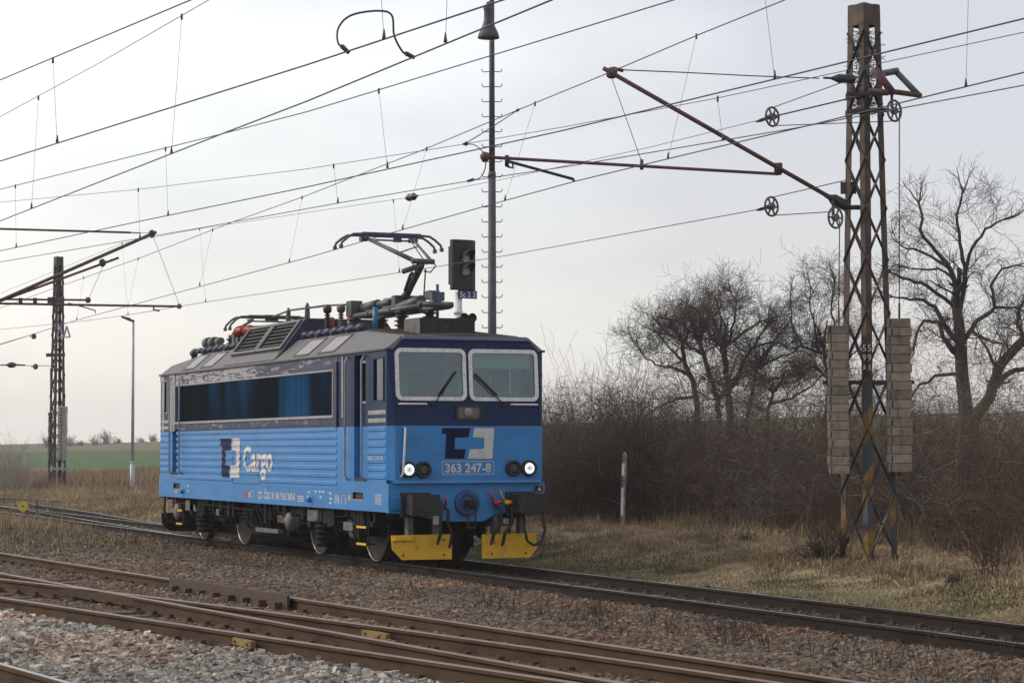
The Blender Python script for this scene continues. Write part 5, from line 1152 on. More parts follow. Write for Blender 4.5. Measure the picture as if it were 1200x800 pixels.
for k in 'dcbeaf':
    if k == 'a': P = [at(*q, Y=0.25-.0125*(at(*q, Y=0)[0]-7)*.4) for q in CON[k]]
    elif k == 'f':
        e_ = pV; q0 = at(0, 386, Z=6.3); yy = np.polyfit([q0[0], e_[0]], [q0[1], e_[1]], 1)
        P = []
        for q in CON[k]:
            lo = None
            d = ray(*q); # meet the plane y = yy0 x + yy1
            t = (yy[0]*_c[0]+yy[1]-_c[1])/(d[1]-yy[0]*d[0]); P.append(_c+t*d)
    else: P = [at(*q, Z=ZC[k]) for q in CON[k]]
    P = np.array(P); pf_ = np.polyfit(P[:, 0], P[:, 1], 1)
    def plane(q, pf_=pf_):
        d = ray(*q); t = (pf_[0]*_c[0]+pf_[1]-_c[1])/(d[1]-pf_[0]*d[0]); return _c+t*d
    Pc = [plane(q) for q in CON[k]]; Pm = [plane(q) for q in MES[k]]
    ext = lambda Q, i, j, s: [Q[i]+(Q[i]-Q[j])*s]
    Pc2 = ext(Pc, 0, 1, .8)+Pc+(ext(Pc, -1, -2, 1.0) if k != 'f' else []); Pm2 = ext(Pm, 0, 1, .8)+Pm+(ext(Pm, -1, -2, .9) if k != 'f' else [])
    T = thing('overhead_line', LBL[k], 'overhead wires', tuple(Pc[len(Pc)//2]), 'overhead wires of the tracks')
    thin = k in 'ef'
    m = MB(); m.tube(Pc2, .0088 if not thin else .0074, 6); m.build('contact_wire', WIREM, T)
    m = MB(); m.tube(Pm2, .0082 if k in 'dba' else .0055, 6); m.build('messenger_wire', WIREM if k not in 'c' else WIREP, T)
    for a, b in DRP[k]:
        pa, pb = plane(a), plane(b)
        m = MB(); m.tube([pa, pa*.7+pb*.3+np.array([0, 0, .0]), pb], .0028, 5); m.tube([pa+np.array([0, 0, .03]), pa-np.array([0, 0, .05])], .016, 6); m.tube([pb+np.array([0, 0, .10]), pb], [.008, .022], 6)
        m.build('dropper', WIREP, T)
    wire_at[k] = plane
    if k == 'f':
        p = plane((482, 231)); d = plane((490, 229.3))-p; d /= np.linalg.norm(d)
        m = MB(); m.lathe(p-d*.22, d, [(-.12, .015), (0, .03), (.05, .07), (.12, .085), (.2, .075), (.22, .05), (.24, .075), (.34, .085), (.40, .06), (.44, .03), (.58, .015)], 14); m.build('insulator', INSUL, T)
# wires from the free pulleys to the mast
tl = thing('tension_wires', 'short tension wires tying the two free pulleys to the lattice mast', 'tension wires', tuple(pU))
m = MB()
for (a, b) in ((pU+np.array([0, 0, .15]), at(1000, 92, D=MD-.2)), (pU+np.array([0, 0, -.15]), pR+np.array([0, 0, -.17])), (pV+np.array([0, 0, .15]), cornR(3, (655-209)/PXM)), (pV+np.array([0, 0, -.15]), pL+np.array([0, 0, .1]))):
    m.tube([a, b], .008, 5)
m.tube([pU, at(998, 115, D=MD-.1)], .013, 5)
m.build('wire', WIREM, tl)
for p in (pU, pV):
    q = p-(p-at(892, 141 if p is pU else 245, D=MD))*1.0
    m = MB(); m.bar(p, q, .05, .03, tw); m.tube([q, q+(q-p)*.5], [.03, .012], 8); m.build('wire_clamp', DARKST, tl)
# jumpers
def jumper(label, pts):
    m = MB(); P = [np.array(p) for p in pts]
    Q = []
    for i in range(len(P)-1):
        p0, p1, p2, p3 = P[max(i-1, 0)], P[i], P[i+1], P[min(i+2, len(P)-1)]
        for t in np.linspace(0, 1, 7)[:-1]:
            Q.append(.5*((2*p1)+(-p0+p2)*t+(2*p0-5*p1+4*p2-p3)*t*t+(-p0+3*p1-3*p2+p3)*t**3))
    Q.append(P[-1]); m.tube(Q, .0085 if 'looped' not in label else .011, 6)
    for e_, d in ((P[0], P[1]), (P[-1], P[-2])): m.lathe(e_, (d-e_), [(-.05, .02), (.05, .026), (.07, .012)], 8)
    o = m.build('feeder_jumper', WIREM); tag(o, label, 'jumper cable', 'jumper cables between the overhead wires')
a, b = wire_at['d']((405, 58.5)), wire_at['c']((481, 65.5)); da = proj(a)[2]; db = proj(b)[2]
jumper('looped jumper cable arching above two wires near the top', [a, at(396, 50, D=da), at(397, 32, D=da*.9+db*.1), at(412, 18, D=da*.8+db*.2), at(442, 13, D=(da+db)/2), at(459, 18, D=da*.4+db*.6), at(462, 42, D=da*.2+db*.8), at(472, 61, D=db), b])
a, b = wire_at['e']((545, 169)), A6(568, 183); da, db = proj(a)[2], proj(b)[2]; c3 = wire_at['e']((551, 211.5)); dc = proj(c3)[2]
jumper('short curved jumper cable at the left tip of the horizontal tube', [a, at(556, 170, D=da*.6+db*.4), at(565, 177, D=db), b, at(569, 195, D=db*.7+dc*.3), at(563, 208, D=dc), c3])
a, b = wire_at['e']((546, 168)), wire_at['a']((607, 129)); da, db = proj(a)[2], proj(b)[2]
jumper('straight thin jumper cable rising to the wire left of the tall lamp mast', [a, at(575, 150, D=(da+db)/2), b])
a, b = at(588, 167, D=MD), A6(715, 89)
# ------------------------------------------------------------------ tall lamp mast with climbing rungs
LD = 53.0; lp0 = at(577, 600, D=LD); gzl = float(gz(lp0[0], lp0[1])); lx, ly = lp0[0], lp0[1]
zt = at(577, 0, D=LD)[2]+.15; zj = at(577, 205, D=LD)[2]
T = thing('lamp_mast', 'tall dark lamp mast with climbing rungs rising behind the locomotive', 'lamp mast', (lx, ly, gzl))
m = MB(); m.tube([(lx, ly, gzl-.2), (lx, ly, zj)], [.115, .088], 12); m.tube([(lx, ly, zj-.02), (lx, ly, zj+.12)], [.10, .085], 12); m.tube([(lx, ly, zj+.1), (lx, ly, zt)], [.072, .060], 12); m.build('pole', LAMPP, T)
rd = _r2.copy(); rd[2] = 0; rd /= np.linalg.norm(rd)
zr = at(577, 80, D=LD)[2]; P0 = np.array([lx, ly, 0])
k = 0
while zr > gzl+1.2:
    m = MB()
    for s in (-1, 1):
        b = P0+np.array([0, 0, zr]); m.tube([b+rd*s*.05, b+rd*s*.20-np.array([0, 0, .01]), b+rd*s*.23+np.array([0, 0, .015]), b+rd*s*.235+np.array([0, 0, .065])], .011, 5)
    m.build('rung', LAMPP, T); zr -= .353
q = at(572.5, 45, D=LD-.25); zz = q[2]; m = MB()
m.lathe((q[0], q[1], zz), (0, 0, 1), [(0, .25), (.01, .255), (.12, .225), (.28, .15), (.36, .12), (.38, .125), (.40, .11), (.62, .105), (.68, .12), (.72, .12), (.80, .06), (.85, .03)], 22); m.bar((q[0], q[1], zz+.78), (lx, ly, zz+.80), .05, .05); m.bar((q[0], q[1], zz+.5), (lx, ly, zz+.5), .03, .03)
lh_ = m.build('lamp_shade', LAMPP, T)
m = MB(); m.lathe((q[0], q[1], zz+.02), (0, 0, 1), [(0, .23), (.01, .23)], 20); m.build('lamp_glass', LENS, lh_)
# ------------------------------------------------------------------ shunting signal behind the cab
SD = 50.0; sp_ = at(537, 360, D=SD); sx_, sy_ = sp_[0], sp_[1]; gs = float(gz(sx_, sy_))
vt = _c-sp_; vt[2] = 0; vt /= np.linalg.norm(vt); fd = vt*math.cos(math.radians(33))+np.cross((0, 0, 1), vt)*math.sin(math.radians(33)); sd_ = np.cross((0, 0, 1), fd)
T = thing('light_signal', 'dark two lamp signal head on a pale post behind the cab roof', 'railway signal', (sx_, sy_, gs))
m = MB(); zp = at(537, 342, D=SD)[2]; m.tube([(sx_, sy_, gs-.2), (sx_, sy_, zp)], .085, 14); m.tube([(sx_, sy_, at(537, 368, D=SD)[2]), (sx_, sy_, at(537, 364, D=SD)[2])], .105, 14); m.build('post', WHITE, T)
hz0, hz1 = at(544, 340, D=SD)[2], at(544, 281, D=SD)[2]; cx_ = np.array([sx_, sy_, 0])+sd_*.08+fd*.05
m = MB(); hw = .30
prf = [(-hw, -.05), (hw, -.05), (hw, .06), (hw*.55, .12), (-hw*.55, .12), (-hw, .06)]
m.prism([(a, b) for a, b in prf], lambda a, b, t: tuple(cx_+sd_*a+fd*b+np.array([0, 0, t])), hz0, hz1)
m.obox(cx_-fd*.12+np.array([0, 0, (hz0+hz1)/2]), sd_*.22, fd*.12, (0, 0, .42)); hd = m.build('signal_head', BLACK, T, .01)
for f_, lit in ((.66, 1), (.40, 0)):
    c_ = cx_+np.array([0, 0, hz0+(hz1-hz0)*f_])+fd*.12
    m = MB(); m.lathe(c_, fd, [(0, .115), (.02, .115)], 18); m.build('signal_lens', mat('signal_lens', (.34, .32, .27), .12) if lit else bpy.data.materials['signal_lens'], hd)
    m = MB()
    for k in range(13):
        t0, t1 = math.pi*(-.12+1.24*k/13), math.pi*(-.12+1.24*(k+1)/13)
        def hp(t, r, d): return c_+sd_*r*math.cos(t)+np.array([0, 0, r*math.sin(t)])+fd*d
        ln = lambda t: .10+.22*max(0, math.sin(t))
        m.hexa([hp(t0, .125, 0), hp(t1, .125, 0), hp(t1, .135, 0), hp(t0, .135, 0), hp(t0, .125, ln(t0)), hp(t1, .125, ln(t1)), hp(t1, .135, ln(t1)), hp(t0, .135, ln(t0))])
    m.build('signal_hood', BLACK, hd)
pz = at(544, 345, D=SD)[2]
m = MB(); pc = np.array([sx_, sy_, pz])+fd*.11+sd_*.17; m.obox(pc, sd_*.245, fd*.008, (0, 0, .09)); pl2 = m.build('name_plate', SIGNB, T)
lettering('plate_lettering', 'Sc 2 3', lambda u, v: tuple(pc+fd*.0095+sd_*(-.20+.40*u)+np.array([0, 0, -.06+.12*v])), WHITE, pl2, .01)
# ------------------------------------------------------------------ left mast, arms, lamp, disc, posts
LP = at(66.5, 577, Z=.1); LPD = proj(LP)[2]; pxl = FPX/LPD
mastL, cornL = lattice(MASTG, MASTG, tuple(LP), (577-300)/pxl, 11.5/pxl, 5.8/pxl, 'catenary_mast', 'distant dark lattice mast standing left of the locomotive', 'catenary masts', 11, cap=.4, flange=.10, brw=.06)
m = MB()
for z in (352, 416): p = cornL(3, (577-z)/pxl); q = cornL(1, (577-z)/pxl); m.bar(p-pr*.12+tw*.3, q+pr*.12+tw*.3, .3 if z < 400 else .16, .08, tw)
m.build('clamp_band', MASTG, mastL)
m = MB(); a, b = at(62, 549, D=LPD-.5), at(84, 549, D=LPD-.5); m.bar(a, b, .1, .1); m.build('guide_rail', GALV, mastL)
m = MB()
for i in (0, 1):
    x0 = 67+i*8; P3 = [at(x0, 395, D=LPD-.6), at(x0+7, 395, D=LPD-.6), at(x0+3.2, 382, D=LPD-.6)]
    for j in range(3): m.bar(P3[j], P3[(j+1) % 3], .06, .06, tw)
m.build('triangle_bracket', GALV, mastL)
def weightsL(x0, x1, y0, y1, label, mm, dd):
    a, b = at((x0+x1)/2, y1, D=LPD+dd), at((x0+x1)/2, y0, D=LPD+dd); s_ = (x1-x0)/2/pxl; T = thing('weight_stack', label, 'weights', tuple(a), 'concrete tension weights'); n = 16; hh = (b[2]-a[2])/n
    for k in range(n):
        c_ = np.array([a[0], a[1], a[2]+hh*(k+.5)])+pr*random.uniform(-.015, .015)
        m = MB(); m.obox(c_, pr*s_, tw*s_, (0, 0, hh*.47)); m.cur = 1; m.obox(c_+tw*(s_-.004)+np.array([0, 0, -hh*.05]), pr*.045, tw*.012, (0, 0, hh*.28)); m.build('weight', [mm, DARKST], T, .015)
    m = MB(); m.tube([(a[0], a[1], a[2]), (b[0], b[1], b[2]+2.0)], .02, 6); m.build('hanging_rod', DARKST, T)
weightsL(68.5, 77.5, 476, 539, 'pale stack of weights on the front of the distant left mast', CONCP, -.6); weightsL(56.5, 61, 483, 545, 'weathered weights half hidden behind the left edge of the distant mast', CONC, .4)
# cantilevers of the next mast further left
XL = -27.0
def AL(x, y): return at(x, y, X=XL)
cb = AL(-95, 352); T0 = thing('cantilever_arm', 'pair of rusty sloping booms entering the sky from the left edge', 'cantilever', tuple(AL(0, 352)))
for (a, b, r_) in (((0, 352), (183, 272), .05), ((8, 350), (139, 302), .036)):
    m = MB(); A_, B_ = AL(*a), AL(*b); m.tube([A_-(B_-A_)*.22, B_], r_, 8); m.build('boom', BOOM, T0)
m = MB(); m.tube([AL(-60, 350), AL(103, 351.5)], .03, 8); m.lathe(AL(100, 351.5), AL(106, 351.5)-AL(100, 351.5), [(0, .03), (.03, .09), (.12, .09), (.16, .03)], 10); m.build('registration_tube', BOOM, T0)
m = MB(); m.tube([AL(-60, 354.5), AL(80, 357), AL(213, 359)], .034, 8); m.lathe(AL(210, 358.8), (0, 0, 1), [(-.07, .05), (0, .08), (.07, .05)], 10); m.build('registration_tube', BOOM, T0)
for x in (24, 41, 62):
    m = MB(); m.bar(AL(x, 349), AL(x, 357), .1, .1, (1, 0, 0)); m.build('clamp', DARKST, T0)
for (x, y) in ((178, 274), (120, 308)):
    m = MB(); m.lathe(AL(x, y), (0, 0, 1), [(-.12, .03), (-.06, .10), (.06, .10), (.12, .03)], 10); m.build('saddle', DARKST, T0)
m = MB(); m.tube([AL(80, 355), AL(92, 358), AL(112, 364), AL(112, 367)], .018, 6); m.tube([AL(180, 358), AL(180, 363), AL(187, 364)], .028, 6); m.build('steady_arm', DARKST, T0)
m = MB(); m.tube([AL(180, 278), AL(210, 357)], .007, 5); m.tube([AL(121, 311), AL(104, 350)], .007, 5); m.build('hanger', WIREM, T0)
T1 = thing('tie_tube', 'straight violet tie tube above the sloping booms at the left edge', 'tie tube', tuple(AL(0, 268)))
m = MB(); m.tube([AL(-60, 266.5), AL(153, 272.5)], .032, 8); m.build('tube', BOOM, T1)
m = MB(); m.tube([AL(153, 272.5), AL(165, 273)], .022, 8); m.tube([AL(165, 273), AL(178, 273)], .010, 6); m.build('tie_rod', GALV, T1)
# two insulators and little pulleys on thin wires at the left
def lowwire(label, pts, ins, disc):
    P = [at(x, y, D=LPD-3) for x, y in pts]; T = thing('anchor_wire', label, 'anchor wire', tuple(P[1]), 'anchor wires at the far left')
    m = MB(); m.tube([P[0]+(P[0]-P[1])*.4]+P, .014, 5); m.build('wire', WIREM, T)
    if ins:
        p = at(*ins, D=LPD-3); m = MB(); m.lathe(p-_r2*.22, _r2, [(-.3, .02), (0, .04), (.08, .11), (.2, .13), (.32, .11), (.42, .04), (.8, .02)], 12); m.build('insulator', INSUL, T)
    p = at(*disc, D=LPD-3); m = MB(); m.lathe(p-_r2*.03, tw*.4+pr*.8, [(0, .13), (.05, .13)], 14); m.bar(p-_r2*.2, p+_r2*.05, .05, .04); m.build('pulley', GREYM, T)
lowwire('thin anchor wire with a dark insulator left of the distant mast', [(0, 428), (64, 428.5)], (14, 427.5), (42, 429.5))
lowwire('thin anchor wire with a small pulley higher beside the distant mast', [(0, 403), (34, 393), (62, 384)], None, (40, 394))
# street lamp at the left
g0 = at(155, 580, Z=.1); gl = float(gz(g0[0], g0[1])); ld = proj(g0)[2]; T = thing('street_lamp', 'slender grey street lamp between the distant mast and the locomotive', 'street lamp', (g0[0], g0[1], gl))
z1, z2 = at(155.5, 543, D=ld)[2], at(157, 377, D=ld)[2]
m = MB(); m.tube([(g0[0], g0[1], gl-.2), (g0[0], g0[1], z1)], .105, 12); m.tube([(g0[0], g0[1], z1), (g0[0], g0[1], z1+.1)], [.105, .075], 12); m.tube([(g0[0], g0[1], z1+.1), (g0[0], g0[1], z2)], [.072, .05], 12); m.build('pole', GALV, T)
e_ = at(143, 371.5, D=ld); t_ = np.array([g0[0], g0[1], z2+.05]); d = e_-t_
m = MB(); m.bar(t_-d*.05, t_+d*.35, .10, .09); m.hexa([t_+d*.3+rd*0+np.array([0, 0, -.06])-tw*.09, e_+np.array([0, 0, -.03])-tw*.12, e_+np.array([0, 0, -.03])+tw*.12, t_+d*.3+np.array([0, 0, -.06])+tw*.09, t_+d*.3+np.array([0, 0, .09])-tw*.07, e_+np.array([0, 0, .05])-tw*.10, e_+np.array([0, 0, .05])+tw*.10, t_+d*.3+np.array([0, 0, .09])+tw*.07]); m.build('lamp_head', LAMPP, T)
# yellow disc of the hand points
p = at(27, 593, X=-29.0); gl = float(gz(p[0], p[1])); T = thing('points_indicator', 'yellow disc of a hand points lever beside the rails at the left', 'points indicator', (p[0], p[1], gl))
n_ = tw; m = MB(); m.lathe(p-n_*.012, n_, [(0, .155), (.02, .155)], 28); dsc = m.build('disc', DISC, T)
m = MB(); m.lathe(p+n_*.009, n_, [(0, .03), (.02, .025)], 10); m.build('hub', BLACK, dsc)
m = MB(); m.tube([p-n_*.03, p+np.array([0, 0, -.16])+pr*.13-n_*.03, (p[0]+pr[0]*.17, p[1]+pr[1]*.17, gl)], .03, 8); m.box(p[0]+pr[0]*.17-.08, p[0]+pr[0]*.17+.08, p[1]+pr[1]*.17-.08, p[1]+pr[1]*.17+.08, gl, gl+.14); m.build('lever', BLACK, T)
p = at(43.5, 600, Z=0.0); m = MB(); m.obox((p[0], p[1], .10), pr*.02, tw*.02, (0, 0, .27)); o = m.build('marker_stake', DARKST); tag(o, 'short dark stake just right of the yellow disc', 'stake')
# leaning marker post in front of the thicket
p = at(729, 621, Z=.2); gl = float(gz(p[0], p[1])); T = thing('marker_post', 'weathered white and grey marker post standing before the thicket', 'marker post', (p[0], p[1], gl))
D_ = proj(p)[2]; zt_ = at(730, 530, D=D_)[2]; q = np.array([p[0], p[1], gl-.15])
m = MB(); ln = pr*.06
def pp(z, a, b): return np.array([p[0], p[1], 0])+ln*((z-gl)/(zt_-gl))+pr*a+tw*b+np.array([0, 0, z])
m.hexa([pp(gl-.1, -.03, -.03), pp(gl-.1, .05, -.03), pp(gl-.1, .05, .03), pp(gl-.1, -.03, .03), pp(zt_-.05, -.04, -.03), pp(zt_-.05, .06, -.03), pp(zt_-.05, .06, .03), pp(zt_-.05, -.04, .03)])
m.add([pp(zt_-.05, -.04, .03), pp(zt_-.05, .06, .03), pp(zt_-.05, .06, -.03), pp(zt_-.05, -.04, -.03), pp(zt_+.03, .01, 0)], [(0, 1, 4), (1, 2, 4), (2, 3, 4), (3, 0, 4)]); m.build('post', mat('grey_post', (.30, .29, .27), .8, 0, (.16, .13, .11), 5), T)
for z0, z1 in ((gl+.38, gl+1.0), (gl+1.28, gl+1.55)):
    m = MB(); m.hexa([pp(z0, -.044, -.02), pp(z0, .015, -.02), pp(z0, .015, .036), pp(z0, -.044, .036), pp(z1, -.046, -.02), pp(z1, .013, -.02), pp(z1, .013, .036), pp(z1, -.046, .036)]); m.build('white_band', WHITE, T)
# ------------------------------------------------------------------ bare trees
def branch(out, p, d, L, r, lvl, maxl, R, grav=.03, kink=.22, dens=1.0):
    """grow one branch as a chain of segments with children"""
    n = max(2, 5-lvl) if lvl < 3 else 2; st = L/n; q = p.copy(); dd = d.copy()
    for i in range(n):
        dd = dd+R.normal(0, kink, 3); dd[2] += grav; dd /= np.linalg.norm(dd)
        q2 = q+dd*st; ra, rb = r*(1-.62*i/n), r*(1-.62*(i+1)/n)
        out.append((q, q2, max(ra, .0036), max(rb, .0030)))
        if lvl < maxl:
            k = R.poisson((1.6 if lvl < maxl-1 else 1.5)*dens)
            for _ in range(k):
                s = R.random(); b = q*(1-s)+q2*s; v = R.normal(0, 1, 3); v -= dd*(v@dd)*1.0; v /= np.linalg.norm(v)
                c = dd*R.uniform(.35, .9)+v*R.uniform(.6, 1.0); c[2] += grav*1.5; c /= np.linalg.norm(c)
                branch(out, b, c, L*R.uniform(.42, .72), rb*R.uniform(.42, .62), lvl+1, maxl, R, grav, kink, dens)
        q = q2
BARK = mat('bark', (.062, .053, .045), .95, 0, (.10, .088, .068), 7, (1, 1, .3), .4, .7, bump=.5, bscale=18)
def tree(name, label, D, limbs, seed, maxl=2, L0=1.2, dens=1.0, tone=(.098, .084, .074), group='bare trees behind the thicket', cat='tree', sink=.9):
    R = np.random.default_rng(seed); trunk, crown = [], []
    base = None
    for li, (w0, w1, pts) in enumerate(limbs):
        P = []; off = R.normal(0, .9) if li else 0; n = len(pts); root = limbs[0][2]
        for i, (x, y) in enumerate(pts): P.append(at(x, y, D=D+off*i/max(1, n-1)))
        if li == 0:
            base = P[0].copy(); g = float(gz(base[0], base[1])); P.insert(0, np.array([base[0], base[1], min(g-.1, base[2]-.2)])); base[2] = g
        if li:
            ends = np.array([t_[1] for t_ in trunk]); j_ = int(np.argmin(np.linalg.norm(ends-P[0], axis=1))); P[0] = ends[j_].copy()
        # finer, a little crooked
        Q = []
        for i in range(len(P)-1):
            for t in (0, .33, .66): Q.append(P[i]*(1-t)+P[i+1]*t+(R.normal(0, .022, 3) if t else 0))
        Q.append(P[-1]); m = len(Q); sc = D/FPX
        for i in range(m-1):
            a, b = w0+(w1-w0)*i/(m-1), w0+(w1-w0)*(i+1)/(m-1); trunk.append((Q[i], Q[i+1], a*sc*(1.0 if D < 58.5 else .85), b*sc*(1.0 if D < 58.5 else .85)))
            f = i/(m-1)
            if (li > 0 or f > .35):
                k = R.poisson(1.1*dens*(.75+.4*f))
                for _ in range(k):
                    dd = Q[i+1]-Q[i]; dd /= np.linalg.norm(dd); v = R.normal(0, 1, 3); v -= dd*(v@dd); v /= np.linalg.norm(v); c = dd*.5+v; c[2] += .25; c /= np.linalg.norm(c)
                    branch(crown, Q[i+1], c, L0*R.uniform(.45, 1.05), max(.008, b*sc*.30), 0, maxl, R, dens=dens)
        dd = Q[-1]-Q[-2]; dd /= np.linalg.norm(dd)
        for _ in range(2): branch(crown, Q[-1], dd+R.normal(0, .25, 3), L0*R.uniform(.55, .85), w1*sc, 0, maxl, R, dens=dens)
    T = thing(name, label, cat, tuple(base), group)
    a = list(zip(*trunk)); 
    segs_mesh('trunk', a[0], a[1], a[2], a[3], 8, BARK, T)
    a = list(zip(*crown)); n = len(a[0]); col = np.array(tone)*R.uniform(.75, 1.25, (n, 1))
    segs_mesh('crown', a[0], a[1], a[2], a[3], 3, TWIG, T, col)
def c4(*p): return [(640+x/3.53, 300+(690-(690-y)*.86)/3.53) for x, y in p]
def c5(*p): return [(1030+x/2.288, 170+(745-(745-y)*.93)/2.288) for x, y in p]
tree('bare_tree', 'tallest bare tree right of the mast, thick trunk and wide crown', 58, [(10, 5.5, c5((235, 745), (222, 600), (216, 480), (206, 380))), (3.6, 1.3, c5((206, 380), (195, 310), (170, 270), (120, 210), (112, 130))), (3.2, 1.2, c5((216, 440), (232, 310), (222, 250), (210, 170), (222, 90))),
     (2.4, 1.1, c5((228, 320), (250, 240), (285, 185), (330, 160))), (3.8, 1.2, c5((218, 540), (180, 470), (150, 410), (100, 388), (50, 384))), (2.5, 1.1, c5((200, 400), (130, 350), (80, 330), (30, 310))), (3, 1.2, c5((220, 560), (172, 500), (158, 450), (120, 450), (95, 520))),
     (3.4, 1.2, c5((230, 505), (262, 450), (310, 412), (365, 412))), (2.2, 1, c5((305, 412), (300, 350), (330, 300), (370, 290))), (2.2, 1, c5((224, 600), (150, 608), (95, 655), (60, 720))), (2.2, 1, c5((240, 480), (290, 505), (340, 520))), (2, .9, c5((170, 270), (110, 250), (60, 235))), (2, .9, c5((196, 330), (160, 300), (90, 300)))], 11, dens=.85, L0=1.15)
tree('bare_tree', 'bare tree with a trunk leaning out of the right edge', 57.5, [(8, 4.6, c5((250, 745), (300, 665), (318, 585), (392, 500), (470, 430))), (4, 1.6, c5((305, 650), (350, 600), (392, 588), (450, 590))), (2.6, 1.2, c5((380, 510), (372, 460), (385, 400), (420, 350))), (2.2, 1, c5((315, 600), (350, 560), (345, 520))), (2, 1, c5((330, 570), (290, 530), (270, 500)))], 12, dens=.8, L0=1.15)
tree('bare_tree', 'bare forked tree at the middle of the group, tallest of it', 60, [(6, 4, c4((760, 690), (757, 600), (752, 520), (742, 460), (737, 325))), (3, 1.2, c4((737, 325), (690, 290), (662, 220), (650, 150))), (2.8, 1.1, c4((738, 325), (775, 298), (850, 230), (905, 198))), (3.6, 1.2, c4((755, 530), (792, 478), (825, 375), (862, 325), (905, 235))), (2.2, 1, c4((690, 290), (725, 200), (705, 110), (688, 65))), (2, 1, c4((775, 298), (780, 200), (790, 110))), (2, .9, c4((862, 325), (940, 300), (985, 320)))], 13, dens=1.0)
tree('bare_tree', 'slanting bare tree just left of the forked one', 59, [(4.5, 3, c4((715, 690), (708, 620), (690, 500), (660, 400), (637, 300))), (2, .9, c4((637, 300), (600, 250), (560, 215))), (2, .9, c4((650, 360), (600, 330), (530, 280))), (2, .9, c4((640, 300), (650, 220), (620, 140)))], 14, dens=1.05)
tree('bare_tree', 'bare tree at the left end of the group of tall ones', 61, [(5, 2.6, c4((625, 690), (618, 560), (600, 470), (572, 400), (565, 300))), (2.4, 1, c4((618, 580), (560, 570), (490, 595), (440, 640))), (2, .9, c4((590, 440), (520, 420), (450, 410), (400, 360))), (2, .9, c4((572, 400), (510, 330), (470, 270))), (2, .9, c4((566, 330), (590, 240), (610, 170)))], 15, dens=1.15)
tree('bare_tree', 'thin crooked bare tree right of the forked one', 62, [(4, 2.2, c4((828, 690), (850, 560), (868, 430))), (2.2, .9, c4((868, 430), (950, 382), (1030, 345))), (2, .9, c4((868, 430), (900, 350), (960, 270))), (1.8, .9, c4((855, 520), (930, 480), (1000, 470)))], 16, dens=1.0)
tree('bare_tree', 'low bare tree with flat spreading boughs left of the weights', 63, [(3.6, 2, c4((918, 690), (925, 600), (936, 545))), (2.2, .9, c4((930, 600), (1000, 575), (1060, 540), (1110, 500))), (2, .9, c4((936, 550), (900, 500), (880, 450))), (1.8, .8, c4((925, 620), (850, 600), (800, 590))), (2, .8, c4((936, 548), (980, 500), (1050, 480)))], 17, dens=1.0)
tree('bare_tree', 'bare tree behind the left weights of the mast', 61.5, [(4.5, 2.4, c4((1150, 700), (1165, 600), (1166, 480), (1150, 355))), (2.2, 1, c4((1150, 355), (1060, 322), (1022, 240), (1010, 120))), (2.2, 1, c4((1166, 480), (1120, 420), (1060, 430))), (2, .9, c4((1150, 380), (1190, 250), (1180, 120), (1195, 20))), (2, .9, c4((1100, 335), (1110, 220), (1090, 110))), (2, .9, c4((1165, 520), (1230, 420), (1290, 340))), (1.8, .9, c4((1165, 600), (1240, 560), (1310, 530)))], 18, dens=1.0)
# the thicket: one tangled mass of thin stems
R = np.random.default_rng(5); S = []
N_ = 9500; TX = R.uniform(-25, 16, N_); TY = 8.7+R.random(N_)**1.4*6.0+.5*np.sin(TX*.9)
TH = (1.95+1.1*vnoise(TX, TY, .35, 71)+.40*R.normal(0, 1, N_)+(R.random(N_) < .12)*R.uniform(.2, 1.0, N_)+.5*sstep(-2, -9, TX))*np.clip(.50+(TY-8.6)*.30, .50, 1.15); TH = np.clip(TH, .6, 4.2)
tones = np.array([(.108, .078, .058), (.138, .084, .066), (.088, .067, .052), (.165, .132, .098), (.112, .095, .073)])
a0, a1, r0, r1, cc = [], [], [], [], []
for i in range(N_):
    b = np.array([TX[i], TY[i], float(gz(TX[i], TY[i]))-.05]); d = np.array([R.normal(0, .28), R.normal(0, .28), 1.0]); r = R.uniform(.0045, .0095); h = TH[i]; col = tones[int(vnoise(TX[i], TY[i], .5, 72)*4.99) if R.random() < .6 else R.integers(0, 5)]*R.uniform(.7, 1.25)
    if R.random() < .05: col = np.array((.27, .24, .195))*R.uniform(.8, 1.2)
    q = b; n = 4
    for k in range(n):
        d = d+R.normal(0, .17, 3); d[2] = max(d[2], .45); d /= np.linalg.norm(d); q2 = q+d*h/n; a0.append(q); a1.append(q2); r0.append(r*(1-.22*k)); r1.append(r*(1-.22*(k+1))); cc.append(col)
        for _ in range(R.poisson(2.1 if k else 1.0)):
            v = R.normal(0, 1, 3); v[2] = abs(v[2])*.7; v /= np.linalg.norm(v); L_ = R.uniform(.18, .6); s = R.random(); p = q*(1-s)+q2*s; p2 = p+v*L_*.5; v2 = v+R.normal(0, .35, 3); p3 = p2+v2/np.linalg.norm(v2)*L_*.5
            a0 += [p, p2]; a1 += [p2, p3]; r0 += [.0048, .0042]; r1 += [.0042, .0032]; cc += [col*1.1, col*1.1]
        q = q2
struct(segs_mesh('thicket_undergrowth', a0, a1, r0, r1, 3, TWIG, None, np.array(cc)), 'stuff')
